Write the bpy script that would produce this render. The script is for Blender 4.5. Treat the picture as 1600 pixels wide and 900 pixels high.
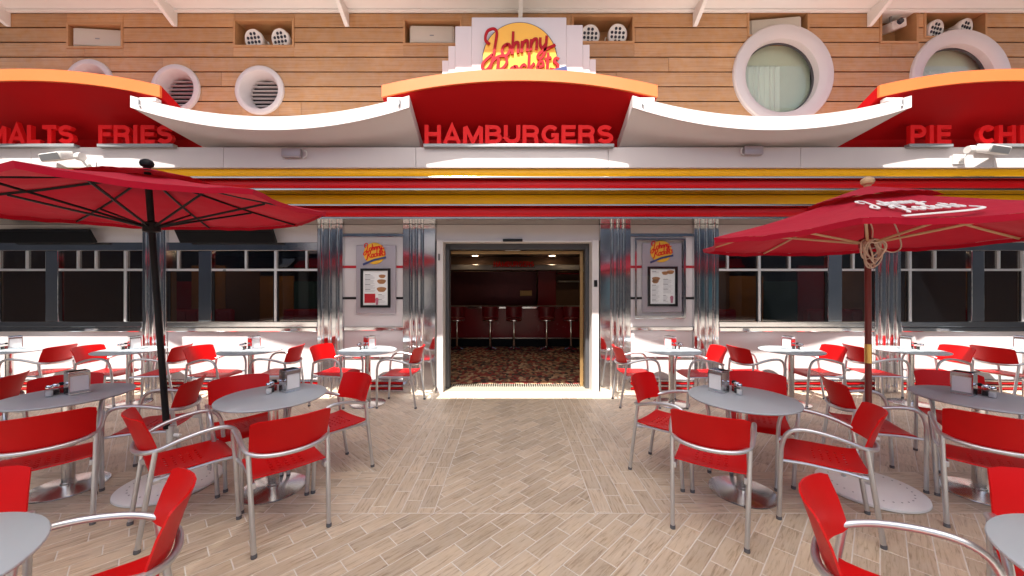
import bpy, bmesh, math, random
from mathutils import Vector, Matrix
random.seed(7)
R = math.radians
for o in list(bpy.data.objects): bpy.data.objects.remove(o, do_unlink=True)
S = bpy.context.scene
C = S.collection

# ------------------------------------------------------------------ camera, sky, sun, exposure
cam_d = bpy.data.cameras.new('camera'); cam = bpy.data.objects.new('camera', cam_d); C.objects.link(cam)
cam.location = (0, 0, 1.6); cam.rotation_euler = (R(90), 0, 0)
cam_d.sensor_width = 36.0; cam_d.lens = 12.94; cam_d.clip_start = 0.05; cam_d.clip_end = 3000
S.camera = cam
SUN = Vector((0.35, 1.0, -2.11)).normalized()          # direction the light travels
elev = math.asin(-SUN.z)
W = bpy.data.worlds.new('World'); S.world = W; W.use_nodes = True
nt = W.node_tree; bg = nt.nodes['Background']
sky = nt.nodes.new('ShaderNodeTexSky'); sky.sky_type = 'NISHITA'; sky.sun_disc = False
sky.sun_elevation = elev
sky.sun_rotation = math.atan2(-SUN.x, -SUN.y)
sky.air_density = 0.8; sky.dust_density = 2.5; sky.ozone_density = 1.0
nt.links.new(sky.outputs[0], bg.inputs[0]); bg.inputs[1].default_value = 0.10
sl = bpy.data.lights.new('sun', 'SUN'); sl.energy = 5.0; sl.angle = R(0.6); sl.color = (1.0, 0.95, 0.88)
so = bpy.data.objects.new('sun', sl); C.objects.link(so); so.rotation_euler = SUN.to_track_quat('-Z', 'Y').to_euler()
S.view_settings.view_transform = 'Standard'; S.view_settings.look = 'None'
S.view_settings.exposure = 1.52; S.view_settings.gamma = 1.0
S.render.engine = 'CYCLES'
S.cycles.max_bounces = 8; S.cycles.transparent_max_bounces = 12

# ------------------------------------------------------------------ helpers
class MB:
    def __init__(s): s.v = []; s.f = []; s.uv = None
    def add(s, vs, fs):
        n = len(s.v); s.v += [tuple(p) for p in vs]; s.f += [tuple(i + n for i in f) for f in fs]; return s
    def box(s, x0, x1, y0, y1, z0, z1, bev=0.0):
        if bev <= 0:
            return s.add([(x0,y0,z0),(x1,y0,z0),(x1,y1,z0),(x0,y1,z0),(x0,y0,z1),(x1,y0,z1),(x1,y1,z1),(x0,y1,z1)],
                         [(3,2,1,0),(4,5,6,7),(0,1,5,4),(1,2,6,5),(2,3,7,6),(3,0,4,7)])
        bm = bmesh.new(); bmesh.ops.create_cube(bm, size=1)
        for v in bm.verts: v.co = Vector(((x0+x1)/2 + v.co.x*(x1-x0), (y0+y1)/2 + v.co.y*(y1-y0), (z0+z1)/2 + v.co.z*(z1-z0)))
        bmesh.ops.bevel(bm, geom=bm.edges[:], offset=bev, segments=2, affect='EDGES', profile=0.5)
        return s.bm(bm)
    def bm(s, bm):
        bm.verts.ensure_lookup_table(); bm.verts.index_update()
        s.add([v.co.copy() for v in bm.verts], [[v.index for v in f.verts] for f in bm.faces]); bm.free(); return s
    def tube(s, pts, r, n=8, closed=False, caps=True):
        pts = [Vector(p) for p in pts]; m = len(pts); rings = []
        rr = r if isinstance(r, (list, tuple)) else [r]*m
        t0 = None; up = None
        for i, p in enumerate(pts):
            a = pts[(i-1) % m] if (closed or i > 0) else p
            b = pts[(i+1) % m] if (closed or i < m-1) else p
            t = (b - a).normalized()
            if up is None:
                up = t.orthogonal().normalized()
            else:
                up = (up - t*up.dot(t)); up = up.normalized() if up.length > 1e-6 else t.orthogonal().normalized()
            w = t.cross(up)
            rings.append([p + (up*math.cos(2*math.pi*k/n) + w*math.sin(2*math.pi*k/n))*rr[i] for k in range(n)])
        vs = [v for g in rings for v in g]; fs = []
        for i in range(m if closed else m-1):
            j = (i+1) % m
            for k in range(n):
                l = (k+1) % n; fs.append((i*n+k, i*n+l, j*n+l, j*n+k))
        if caps and not closed:
            fs.append(tuple(range(n))[::-1]); fs.append(tuple((m-1)*n + k for k in range(n)))
        return s.add(vs, fs)
    def lathe(s, prof, n=24, c=(0,0,0), axis='z', sx=1, sy=1):
        vs = []; fs = []; m = len(prof)
        for (r, z) in prof:
            for k in range(n):
                a = 2*math.pi*k/n; x, y = r*math.cos(a)*sx, r*math.sin(a)*sy
                if axis == 'z': vs.append((c[0]+x, c[1]+y, c[2]+z))
                elif axis == 'y': vs.append((c[0]+x, c[1]+z, c[2]+y))
                else: vs.append((c[0]+z, c[1]+x, c[2]+y))
        for i in range(m-1):
            for k in range(n):
                l = (k+1) % n; fs.append((i*n+k, i*n+l, (i+1)*n+l, (i+1)*n+k))
        if prof[0][0] > 1e-6: fs.append(tuple(range(n))[::-1])
        if prof[-1][0] > 1e-6: fs.append(tuple((m-1)*n+k for k in range(n)))
        return s.add(vs, fs)
    def ring(s, prof, n=40, c=(0,0,0), axis='y'):      # closed profile revolved (no caps)
        vs = []; fs = []; m = len(prof)
        for (r, z) in prof:
            for k in range(n):
                a = 2*math.pi*k/n; x, y = r*math.cos(a), r*math.sin(a)
                vs.append((c[0]+x, c[1]+z, c[2]+y) if axis == 'y' else (c[0]+x, c[1]+y, c[2]+z))
        for i in range(m):
            j = (i+1) % m
            for k in range(n):
                l = (k+1) % n; fs.append((i*n+k, i*n+l, j*n+l, j*n+k))
        return s.add(vs, fs)
    def ext_x(s, prof, x0, x1):                        # closed (y,z) polygon extruded along x
        m = len(prof)
        vs = [(x0, y, z) for y, z in prof] + [(x1, y, z) for y, z in prof]
        fs = [(i, (i+1) % m, m+(i+1) % m, m+i) for i in range(m)] + [tuple(range(m))[::-1], tuple(range(m, 2*m))]
        return s.add(vs, fs)
    def ext_y(s, poly, y0, y1):                        # closed (x,z) polygon extruded along y
        m = len(poly)
        vs = [(x, y0, z) for x, z in poly] + [(x, y1, z) for x, z in poly]
        fs = [(i, (i+1) % m, m+(i+1) % m, m+i) for i in range(m)] + [tuple(range(m))[::-1], tuple(range(m, 2*m))]
        return s.add(vs, fs)
    def ribbon(s, pts, w, y0, y1):                     # flat stroke in the x-z plane, thickness y0..y1
        pts = [Vector((p[0], p[1])) for p in pts]; m = len(pts); L = []; Rr = []
        for i, p in enumerate(pts):
            d1 = (p - pts[i-1]).normalized() if i > 0 else None
            d2 = (pts[i+1] - p).normalized() if i < m-1 else None
            d1 = d1 or d2; d2 = d2 or d1
            n1 = Vector((-d1.y, d1.x)); n2 = Vector((-d2.y, d2.x)); b = n1 + n2
            if b.length < 1e-5: b = n1
            b.normalize(); k = min(1/max(b.dot(n1), .3), 2.2)
            L.append(p + b*w/2*k); Rr.append(p - b*w/2*k)
        vs = []
        for a, b in zip(L, Rr): vs += [(a.x,y0,a.y),(b.x,y0,b.y),(a.x,y1,a.y),(b.x,y1,b.y)]
        fs = []
        for i in range(m-1):
            a = 4*i; c = 4*(i+1)
            fs += [(a,a+1,c+1,c),(a+2,c+2,c+3,a+3),(a,c,c+2,a+2),(a+1,a+3,c+3,c+1)]
        fs += [(0,2,3,1),(4*m-4,4*m-3,4*m-1,4*m-2)]
        return s.add(vs, fs)
    def xf(s, M): s.v = [tuple(M @ Vector(p)) for p in s.v]; return s

def smooth_path(P, k=6, closed=False):
    P = [Vector(p) for p in P]; n = len(P); out = []
    rng = n if closed else n-1
    for i in range(rng):
        p0 = P[(i-1) % n] if (closed or i > 0) else P[i]*2 - P[i+1]
        p1 = P[i]; p2 = P[(i+1) % n]
        p3 = P[(i+2) % n] if (closed or i+2 < n) else p2*2 - p1
        for j in range(k):
            t = j/k
            out.append(.5*((2*p1) + (p2-p0)*t + (2*p0-5*p1+4*p2-p3)*t*t + (3*p1-p0-3*p2+p3)*t**3))
    if not closed: out.append(P[-1])
    return out

def wloc(o):
    v = Vector((0,0,0))
    while o: v += o.location; o = o.parent
    return v
def obj(name, mb, mat, parent=None, smooth=False, world=False, fix=True):
    vs = mb.v
    if parent and world:
        w = wloc(parent); vs = [(p[0]-w.x, p[1]-w.y, p[2]-w.z) for p in vs]
    me = bpy.data.meshes.new(name); me.from_pydata(vs, [], mb.f)
    if fix:
        bm = bmesh.new(); bm.from_mesh(me); bmesh.ops.recalc_face_normals(bm, faces=bm.faces[:]); bm.to_mesh(me); bm.free()
    me.materials.append(MT[mat])
    if smooth:
        for p in me.polygons: p.use_smooth = True
        try: me.set_sharp_from_angle(angle=R(40))
        except Exception: pass
    o = bpy.data.objects.new(name, me); C.objects.link(o)
    if parent: o.parent = parent
    return o
def tag(o, label, cat, group=None):
    o['label'] = label; o['category'] = cat
    if group: o['group'] = group
    return o
def thing(name, label, cat, loc=(0,0,0), rz=0, group=None):
    o = bpy.data.objects.new(name, None); C.objects.link(o); o.location = loc; o.rotation_euler = (0,0,rz)
    o.empty_display_size = .1
    return tag(o, label, cat, group)
def struct(o): o['kind'] = 'structure'; return o
def copy_tree(o, parent=None):
    c = o.copy(); C.objects.link(c); c.parent = parent
    for ch in list(o.children): copy_tree(ch, c)
    return c

# ------------------------------------------------------------------ materials
MT = {}
def mk(name, col, rough=.5, metal=0., var=.06, scale=6., bump=0., bscale=40., spec=.5, coat=0., stretch=None):
    m = bpy.data.materials.new(name); m.use_nodes = True; n = m.node_tree; b = n.nodes['Principled BSDF']; MT[name] = m
    b.inputs['Roughness'].default_value = rough; b.inputs['Metallic'].default_value = metal
    b.inputs['Specular IOR Level'].default_value = spec; b.inputs['Coat Weight'].default_value = coat
    tc = n.nodes.new('ShaderNodeTexCoord'); mp = n.nodes.new('ShaderNodeMapping'); n.links.new(tc.outputs['Object'], mp.inputs[0])
    if stretch: mp.inputs['Scale'].default_value = stretch
    nz = n.nodes.new('ShaderNodeTexNoise'); nz.inputs['Scale'].default_value = scale; nz.inputs['Detail'].default_value = 5
    n.links.new(mp.outputs[0], nz.inputs[0])
    mx = n.nodes.new('ShaderNodeMix'); mx.data_type = 'RGBA'
    mx.inputs[6].default_value = (*[c*(1-var) for c in col], 1); mx.inputs[7].default_value = (*[min(1, c*(1+var)) for c in col], 1)
    n.links.new(nz.outputs[0], mx.inputs[0]); n.links.new(mx.outputs[2], b.inputs['Base Color'])
    rr = n.nodes.new('ShaderNodeMapRange'); rr.inputs[3].default_value = max(0, rough*.8); rr.inputs[4].default_value = min(1, rough*1.25)
    n.links.new(nz.outputs[0], rr.inputs[0]); n.links.new(rr.outputs[0], b.inputs['Roughness'])
    if bump:
        nb = n.nodes.new('ShaderNodeTexNoise'); nb.inputs['Scale'].default_value = bscale; nb.inputs['Detail'].default_value = 3
        n.links.new(mp.outputs[0], nb.inputs[0])
        bp = n.nodes.new('ShaderNodeBump'); bp.inputs['Strength'].default_value = bump; bp.inputs['Distance'].default_value = .01
        n.links.new(nb.outputs[0], bp.inputs['Height']); n.links.new(bp.outputs[0], b.inputs['Normal'])
    return m
mk('red_chair', (.58,.002,.003), .40, var=.10, scale=5, bump=.03, bscale=120, spec=.25)
mk('alu', (.62,.64,.66), .32, .85, var=.06, scale=12)
mk('plastic_foot', (.12,.12,.13), .6)
mk('table_grey', (.44,.50,.53), .38, .15, var=.07, scale=4, bump=.02, bscale=200)
mk('steel', (.62,.61,.60), .22, 1., var=.08, scale=9, bump=.03, bscale=14)
mk('chrome', (.80,.81,.83), .07, 1., var=.04, scale=4, bump=.10, bscale=5, stretch=(3,3,.7))
mk('chrome_flat', (.74,.75,.77), .10, 1., var=.05, scale=4, bump=.06, bscale=4)
mk('cove_chrome', (.40,.36,.32), .16, 1., var=.2, scale=1.5)
mk('bright_trim', (.80,.79,.78), .30, .6, var=.05)
mk('white_paint', (.61,.565,.55), .45, var=.03, scale=2.5)
mk('white_gloss', (.60,.555,.55), .3, var=.03, scale=2)
mk('ceiling_white', (.80,.79,.76), .6, var=.03, scale=1)
mk('grey_lavender', (.40,.36,.39), .35, .3, var=.04)
mk('red_gloss', (.66,.003,.006), .3, var=.05, scale=2, spec=.35)
mk('red_matte', (.40,.003,.005), .6, var=.08, scale=2, spec=.12)
mk('red_letter', (.70,.008,.010), .5, var=.05, spec=.2)
mk('orange_edge', (.66,.15,.035), .45, var=.05, scale=2)
mk('yellow_gloss', (.92,.47,.003), .3, var=.05, scale=2, spec=.35)
mk('yellow_sign', (.80,.42,.02), .4, var=.04)
mk('maroon_script', (.36,.004,.010), .5, spec=.15)
mk('black', (.009,.009,.010), .45, var=.2, spec=.2)
mk('black_screen', (.005,.005,.006), .3, var=.1, spec=.15)
mk('dark_grey', (.06,.06,.065), .5)
mk('mid_grey', (.30,.31,.32), .45, .4)
mk('paper', (.80,.80,.78), .6, var=.02)
mk('ink', (.12,.12,.13), .7); mk('ink_light', (.42,.42,.43), .7)
mk('burger_brown', (.36,.16,.06), .6, var=.5, scale=60)
mk('shake_pink', (.45,.16,.22), .6, var=.3, scale=50)
mk('blue_sign', (.03,.05,.16), .4)
mk('speaker_beige', (.60,.55,.47), .6, var=.04)
mk('lamp_white', (.74,.73,.70), .4)
mk('lens_dark', (.03,.035,.05), .12)
mk('niche_wood', (.50,.27,.12), .5, var=.15, scale=3, stretch=(1,1,12))
mk('brass', (.70,.45,.14), .3, 1.)
mk('wood_pole', (.16,.018,.014), .35, var=.25, scale=8, stretch=(6,6,.5))
mk('wood_light', (.52,.34,.18), .45, var=.15, scale=10)
mk('rope', (.62,.50,.40), .8, var=.15, scale=60, bump=.5, bscale=200)
mk('base_white', (.82,.84,.82), .45, var=.05, bump=.05, bscale=90)
mk('napkin', (.82,.81,.80), .8, var=.02)
mk('ketchup', (.35,.01,.008), .25); mk('pepper', (.05,.04,.035), .5); mk('salt', (.75,.74,.72), .6)
mk('grout', (.70,.66,.60), .9, var=.12, scale=20)
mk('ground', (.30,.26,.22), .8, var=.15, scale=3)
mk('bronze', (.42,.26,.11), .35, .6)
mk('counter_red', (.30,.006,.012), .25, var=.1)
mk('maroon_vinyl', (.18,.006,.012), .35)
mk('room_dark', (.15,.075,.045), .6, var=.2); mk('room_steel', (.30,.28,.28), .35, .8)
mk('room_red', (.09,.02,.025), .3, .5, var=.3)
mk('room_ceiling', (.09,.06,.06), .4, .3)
mk('opp_blue', (.03,.038,.05), .35, var=.3, scale=1); mk('opp_white', (.2,.2,.2), .5)
mk('threshold', (.55,.50,.40), .4, .5, bump=.2, bscale=150)
mk('curtain', (.72,.73,.68), .8, var=.1, scale=4, stretch=(14,14,.5))
mk('cabin', (.62,.66,.58), .8)
mk('red_stripe', (.45,.01,.02), .3)

def mk_emit(name, col, st):
    m = bpy.data.materials.new(name); m.use_nodes = True; b = m.node_tree.nodes['Principled BSDF']; MT[name] = m
    b.inputs['Base Color'].default_value = (*col, 1); b.inputs['Emission Color'].default_value = (*col, 1); b.inputs['Emission Strength'].default_value = st
mk_emit('downlight', (1, .74, .45), 18.0)

def mk_glass(name, tint, refl=1.0):
    m = bpy.data.materials.new(name); m.use_nodes = True; n = m.node_tree; MT[name] = m
    for x in list(n.nodes): n.nodes.remove(x)
    out = n.nodes.new('ShaderNodeOutputMaterial'); mix = n.nodes.new('ShaderNodeMixShader')
    tr = n.nodes.new('ShaderNodeBsdfTransparent'); tr.inputs[0].default_value = (*tint, 1)
    gl = n.nodes.new('ShaderNodeBsdfGlossy'); gl.inputs['Roughness'].default_value = .02
    lw = n.nodes.new('ShaderNodeLayerWeight'); lw.inputs[0].default_value = .5
    pw = n.nodes.new('ShaderNodeMath'); pw.operation = 'POWER'; pw.inputs[1].default_value = 5; n.links.new(lw.outputs['Facing'], pw.inputs[0])
    fr = n.nodes.new('ShaderNodeMath'); fr.operation = 'MULTIPLY_ADD'; fr.inputs[1].default_value = .9; fr.inputs[2].default_value = .043; n.links.new(pw.outputs[0], fr.inputs[0])
    mu = n.nodes.new('ShaderNodeMath'); mu.operation = 'MULTIPLY'; mu.inputs[1].default_value = refl; mu.use_clamp = True
    n.links.new(fr.outputs[0], mu.inputs[0]); n.links.new(mu.outputs[0], mix.inputs[0])
    n.links.new(tr.outputs[0], mix.inputs[1]); n.links.new(gl.outputs[0], mix.inputs[2]); n.links.new(mix.outputs[0], out.inputs[0])
mk_glass('window_glass', (.66,.64,.63), 2.8)
mk_glass('porthole_glass', (.93,.96,.91), 1.0)
mk_glass('clear_glass', (.95,.95,.95), .6)

def mk_fabric(name, col):
    m = bpy.data.materials.new(name); m.use_nodes = True; n = m.node_tree; b = n.nodes['Principled BSDF']; MT[name] = m
    out = n.nodes['Material Output']
    tc = n.nodes.new('ShaderNodeTexCoord'); nz = n.nodes.new('ShaderNodeTexNoise'); nz.inputs['Scale'].default_value = 3; nz.inputs['Detail'].default_value = 6
    n.links.new(tc.outputs['Object'], nz.inputs[0])
    mx = n.nodes.new('ShaderNodeMix'); mx.data_type = 'RGBA'
    mx.inputs[6].default_value = (*[c*.88 for c in col], 1); mx.inputs[7].default_value = (*[c*1.1 for c in col], 1)
    n.links.new(nz.outputs[0], mx.inputs[0]); n.links.new(mx.outputs[2], b.inputs['Base Color'])
    b.inputs['Roughness'].default_value = .8; b.inputs['Sheen Weight'].default_value = .08; b.inputs['Specular IOR Level'].default_value = .1
    tl = n.nodes.new('ShaderNodeBsdfTranslucent'); tl.inputs[0].default_value = (col[0]*1.1, col[1]*.3, col[2]*.2, 1)
    ms = n.nodes.new('ShaderNodeMixShader'); ms.inputs[0].default_value = .22
    wv = n.nodes.new('ShaderNodeTexNoise'); wv.inputs['Scale'].default_value = 7
    bp = n.nodes.new('ShaderNodeBump'); bp.inputs['Strength'].default_value = .25; bp.inputs['Distance'].default_value = .03
    n.links.new(tc.outputs['Object'], wv.inputs[0]); n.links.new(wv.outputs[0], bp.inputs['Height']); n.links.new(bp.outputs[0], b.inputs['Normal'])
    n.links.new(b.outputs[0], ms.inputs[1]); n.links.new(tl.outputs[0], ms.inputs[2]); n.links.new(ms.outputs[0], out.inputs[0])
mk_fabric('canopy_red', (.46,.010,.035))

def mk_tile(name, c1, c2, c3, grain_u=3, grain_v=60, rough=.5, bump=.15):
    m = bpy.data.materials.new(name); m.use_nodes = True; n = m.node_tree; b = n.nodes['Principled BSDF']; MT[name] = m
    uv = n.nodes.new('ShaderNodeUVMap'); at = n.nodes.new('ShaderNodeAttribute'); at.attribute_name = 'tint'
    mp = n.nodes.new('ShaderNodeMapping'); mp.inputs['Scale'].default_value = (grain_u, grain_v, 1); n.links.new(uv.outputs[0], mp.inputs[0])
    cx = n.nodes.new('ShaderNodeCombineXYZ'); mu = n.nodes.new('ShaderNodeMath'); mu.operation = 'MULTIPLY'; mu.inputs[1].default_value = 37.
    n.links.new(at.outputs['Fac'], mu.inputs[0]); n.links.new(mu.outputs[0], cx.inputs[2]); n.links.new(cx.outputs[0], mp.inputs['Location'])
    nz = n.nodes.new('ShaderNodeTexNoise'); nz.inputs['Scale'].default_value = 1; nz.inputs['Detail'].default_value = 6; nz.inputs['Roughness'].default_value = .65
    nz.inputs['Distortion'].default_value = .6
    n.links.new(mp.outputs[0], nz.inputs[0])
    n2 = n.nodes.new('ShaderNodeTexNoise'); n2.inputs['Scale'].default_value = 9; n2.inputs['Detail'].default_value = 4; n.links.new(uv.outputs[0], n2.inputs[0])
    cr = n.nodes.new('ShaderNodeValToRGB'); e = cr.color_ramp.elements
    e[0].position = .33; e[0].color = (*c1, 1); e[1].position = .70; e[1].color = (*c3, 1); k = e.new(.48); k.color = (*c2, 1)
    n.links.new(nz.outputs[0], cr.inputs[0])
    hs = n.nodes.new('ShaderNodeHueSaturation'); mr = n.nodes.new('ShaderNodeMapRange'); mr.inputs[3].default_value = .86; mr.inputs[4].default_value = 1.08
    n.links.new(at.outputs['Fac'], mr.inputs[0]); n.links.new(mr.outputs[0], hs.inputs['Value']); n.links.new(cr.outputs[0], hs.inputs['Color'])
    ms = n.nodes.new('ShaderNodeMapRange'); ms.inputs[3].default_value = .75; ms.inputs[4].default_value = 1.15
    n.links.new(n2.outputs[0], ms.inputs[0]); n.links.new(ms.outputs[0], hs.inputs['Saturation'])
    wn_ = n.nodes.new('ShaderNodeTexNoise'); wn_.inputs['Scale'].default_value = .9; wn_.inputs['Detail'].default_value = 7; wn_.inputs['Roughness'].default_value = .6
    tc = n.nodes.new('ShaderNodeTexCoord'); n.links.new(tc.outputs['Object'], wn_.inputs[0])
    wr = n.nodes.new('ShaderNodeMapRange'); wr.inputs[1].default_value = .3; wr.inputs[2].default_value = .7; wr.inputs[3].default_value = .80; wr.inputs[4].default_value = 1.05; n.links.new(wn_.outputs[0], wr.inputs[0])
    wm = n.nodes.new('ShaderNodeVectorMath'); wm.operation = 'SCALE'; n.links.new(hs.outputs[0], wm.inputs[0]); n.links.new(wr.outputs[0], wm.inputs['Scale'])
    n.links.new(wm.outputs[0], b.inputs['Base Color'])
    rr = n.nodes.new('ShaderNodeMapRange'); rr.inputs[3].default_value = rough*.75; rr.inputs[4].default_value = rough*1.25
    n.links.new(n2.outputs[0], rr.inputs[0]); n.links.new(rr.outputs[0], b.inputs['Roughness'])
    bp = n.nodes.new('ShaderNodeBump'); bp.inputs['Strength'].default_value = bump; bp.inputs['Distance'].default_value = .003
    n.links.new(nz.outputs[0], bp.inputs['Height']); n.links.new(bp.outputs[0], b.inputs['Normal'])
mk_tile('floor_tile', (.38,.285,.19), (.61,.485,.345), (.67,.555,.415), 6, 60, .45)
mk_tile('timber', (.44,.22,.085), (.55,.29,.12), (.60,.34,.15), 1.2, 70, .5, .08)

def mk_roof():
    m = bpy.data.materials.new('roof_sheet'); m.use_nodes = True; n = m.node_tree; b = n.nodes['Principled BSDF']; MT['roof_sheet'] = m
    b.inputs['Base Color'].default_value = (.8,.79,.76,1); b.inputs['Roughness'].default_value = .5
    tl = n.nodes.new('ShaderNodeBsdfTranslucent'); tl.inputs[0].default_value = (.92,.88,.82,1)
    ms = n.nodes.new('ShaderNodeMixShader'); ms.inputs[0].default_value = .68
    n.links.new(b.outputs[0], ms.inputs[1]); n.links.new(tl.outputs[0], ms.inputs[2]); n.links.new(ms.outputs[0], n.nodes['Material Output'].inputs[0])
mk_roof()
def mk_carpet():
    m = bpy.data.materials.new('carpet'); m.use_nodes = True; n = m.node_tree; b = n.nodes['Principled BSDF']; MT['carpet'] = m
    tc = n.nodes.new('ShaderNodeTexCoord'); vo = n.nodes.new('ShaderNodeTexVoronoi'); vo.inputs['Scale'].default_value = 17
    mp = n.nodes.new('ShaderNodeMapping'); mp.inputs['Scale'].default_value = (1,.6,1); n.links.new(tc.outputs['Object'], mp.inputs[0]); n.links.new(mp.outputs[0], vo.inputs[0])
    cr = n.nodes.new('ShaderNodeValToRGB'); cr.color_ramp.interpolation = 'CONSTANT'; e = cr.color_ramp.elements
    e[0].color = (.05,.025,.018,1); e[1].position = .78; e[1].color = (.50,.33,.19,1)
    for p, c in ((.3,(.26,.035,.025,1)), (.5,(.17,.10,.06,1)), (.62,(.38,.20,.10,1))): k = e.new(p); k.color = c
    n.links.new(vo.outputs['Color'], cr.inputs[0]); n.links.new(cr.outputs[0], b.inputs['Base Color']); b.inputs['Roughness'].default_value = .95
mk_carpet()

# ------------------------------------------------------------------ floor with laid tiles
def clip(poly, x0, x1, y0, y1):
    def half(P, f, g):
        out = []
        for i, p in enumerate(P):
            q = P[(i+1) % len(P)]; a, b = f(p), f(q)
            if a >= 0: out.append(p)
            if (a >= 0) != (b >= 0):
                t = a/(a-b); out.append(tuple(p[k] + (q[k]-p[k])*t for k in range(4)))
        return out
    for f in (lambda p: p[0]-x0, lambda p: x1-p[0], lambda p: p[1]-y0, lambda p: y1-p[1]):
        if len(poly) < 3: return []
        poly = half(poly, f, None)
    return poly
TW, TL, GR = .1175, .30, .0029
def lay(x0, x1, y0, y1, ang, seed):
    rnd = random.Random(seed); out = []
    c, s = math.cos(ang), math.sin(ang)
    cs = [((x)*c + (y)*s, -(x)*s + (y)*c) for x in (x0, x1) for y in (y0, y1)]
    u0, u1 = min(p[0] for p in cs), max(p[0] for p in cs); v0, v1 = min(p[1] for p in cs), max(p[1] for p in cs)
    if abs(ang) < 1e-6: vs = y0
    elif abs(ang - math.pi/2) < 1e-6: vs = -x1
    else: vs = math.floor(v0/TW)*TW
    j = 0
    while vs + j*TW < v1:
        off = ((int(round((vs + j*TW)/TW))*0.371) % 1.0)*TL + (rnd.random()-.5)*.03
        i = math.floor((u0-off)/TL)
        while off + i*TL < u1:
            a, b = off + i*TL + GR, off + (i+1)*TL - GR; d, e = vs + j*TW + GR, vs + (j+1)*TW - GR
            P = [(u*c - v*s, u*s + v*c, u, v) for u, v in ((a,d),(b,d),(b,e),(a,e))]
            P = clip(P, x0+GR, x1-GR, y0+GR, y1-GR)
            if len(P) >= 3:
                ar = abs(sum(P[k][0]*P[(k+1) % len(P)][1] - P[(k+1) % len(P)][0]*P[k][1] for k in range(len(P))))/2
                if ar > 2e-4: out.append((P, rnd.random(), (rnd.random()-.5)*.0012))
            i += 1
        j += 1
    return out
FY = 5.66
tiles = []
tiles += lay(-8.5, 8.5, 0.6, 2.606, R(45), 1)
tiles += lay(-.555, .593, 2.606, FY, R(45), 1)
tiles += lay(-1.1425, -.555, 2.606, FY, R(90), 2)
tiles += lay(.593, 1.1805, 2.606, FY, R(90), 3)
tiles += lay(-8.5, -1.1425, 2.606, 3.1935, 0, 4)
tiles += lay(1.1805, 8.5, 2.606, 3.1935, 0, 5)
tiles += lay(-8.5, -1.1425, 3.1935, FY, R(135), 6)
tiles += lay(1.1805, 8.5, 3.1935, FY, R(45), 7)
def px_area(t):
    P = t[0]; q = []
    for p in P:
        if p[1] < .8: return 0
        q.append((800 + 575*p[0]/p[1], 450 + 575*1.6/p[1]))
    if max(a[0] for a in q) < 0 or min(a[0] for a in q) > 1600 or min(a[1] for a in q) > 900: return 0
    q = [(min(max(a[0], 0), 1600), min(a[1], 900)) for a in q]
    return abs(sum(q[k][0]*q[(k+1) % len(q)][1] - q[(k+1) % len(q)][0]*q[k][1] for k in range(len(q))))/2
def tile_mesh(name, group, mat='floor_tile', top=.006, bev=.0015):
    me = bpy.data.meshes.new(name); v = []; f = []; uv = []; tint = []
    for P, t, dz in group:
        n = len(v); m = len(P)
        cx = sum(p[0] for p in P)/m; cy = sum(p[1] for p in P)/m
        for p in P: v.append((p[0], p[1], 0.0))
        for p in P: v.append((p[0], p[1], top-bev+dz))
        for p in P:
            dx, dy = cx-p[0], cy-p[1]; l = math.hypot(dx, dy) or 1
            v.append((p[0]+dx/l*bev*1.6, p[1]+dy/l*bev*1.6, top+dz))
        uvp = [(p[2] + t*50, p[3] + t*31) for p in P]
        for r in (0, 1):
            for k in range(m):
                l = (k+1) % m
                f.append((n+r*m+k, n+r*m+l, n+(r+1)*m+l, n+(r+1)*m+k)); uv += [uvp[k], uvp[l], uvp[l], uvp[k]]; tint.append(t)
        f.append(tuple(n+2*m+k for k in range(m))); uv += uvp; tint.append(t)
    me.from_pydata(v, [], f); ul = me.uv_layers.new(name='UVMap')
    for i, c in enumerate(uv): ul.data[i].uv = c
    a = me.attributes.new('tint', 'FLOAT', 'FACE'); a.data.foreach_set('value', tint)
    me.materials.append(MT[mat]); return me
floor = struct(obj('floor', MB().box(-8.5, 8.5, .6, 6.05, -.06, .0042), 'grout'))
tiles.sort(key=lambda t: -px_area(t))
for t in tiles[:298]:
    o = bpy.data.objects.new('tile', tile_mesh('tile', [t])); C.objects.link(o); o.parent = floor
o = bpy.data.objects.new('tile_field', tile_mesh('tile_field', tiles[298:])); C.objects.link(o); o.parent = floor; o['kind'] = 'stuff'
struct(obj('ground', MB().add([(-900,-900,-.065),(900,-900,-.065),(900,900,-.065),(-900,900,-.065)], [(0,1,2,3)]), 'ground', fix=False))
struct(obj('deck', MB().box(-30, 30, -9, .595, -.06, .004), 'ground'))

# ------------------------------------------------------------------ ceiling, added unseen roof and side walls shaping light, and the far side of the promenade
CZ = 5.84
ceil = obj('ceiling', MB().box(-12, 12, 4.49, 5.9, CZ, CZ+.25), 'ceiling_white'); struct(ceil)
obj('ceiling_trim', MB().box(-12, 12, 5.575, 5.63, CZ-.035, CZ-.003, .006), 'ceiling_white', ceil)
for px in (15, 275, 543, 813, 1085, 1357, 1628, -255):
    X = (px-800)/101.9
    m = MB(); m.ext_x([(5.635, CZ-.002), (5.635, CZ-.24), (5.60, CZ-.24), (5.25, CZ-.06), (4.75, CZ-.03), (4.75, CZ-.002)], X-.03, X+.03)
    obj('bracket_fin', m, 'ceiling_white', ceil)
roof = struct(obj('unseen_diffusing_roof', MB().add([(-2.8,-2.2,CZ),(2.8,-2.2,CZ),(2.8,2.40,CZ),(-2.8,2.40,CZ)], [(0,1,2,3)]), 'roof_sheet', fix=False))  # unseen roof; translucent middle strip added to brighten the walkway
for q in (-1, 1): obj('unseen_shade_roof', MB().box(min(q*2.803, q*13), max(q*2.803, q*13), -2.2, 2.38, CZ-.004, CZ+.003), 'ceiling_white', roof)  # opaque roof sides out of view, added to darken the outer tables
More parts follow.
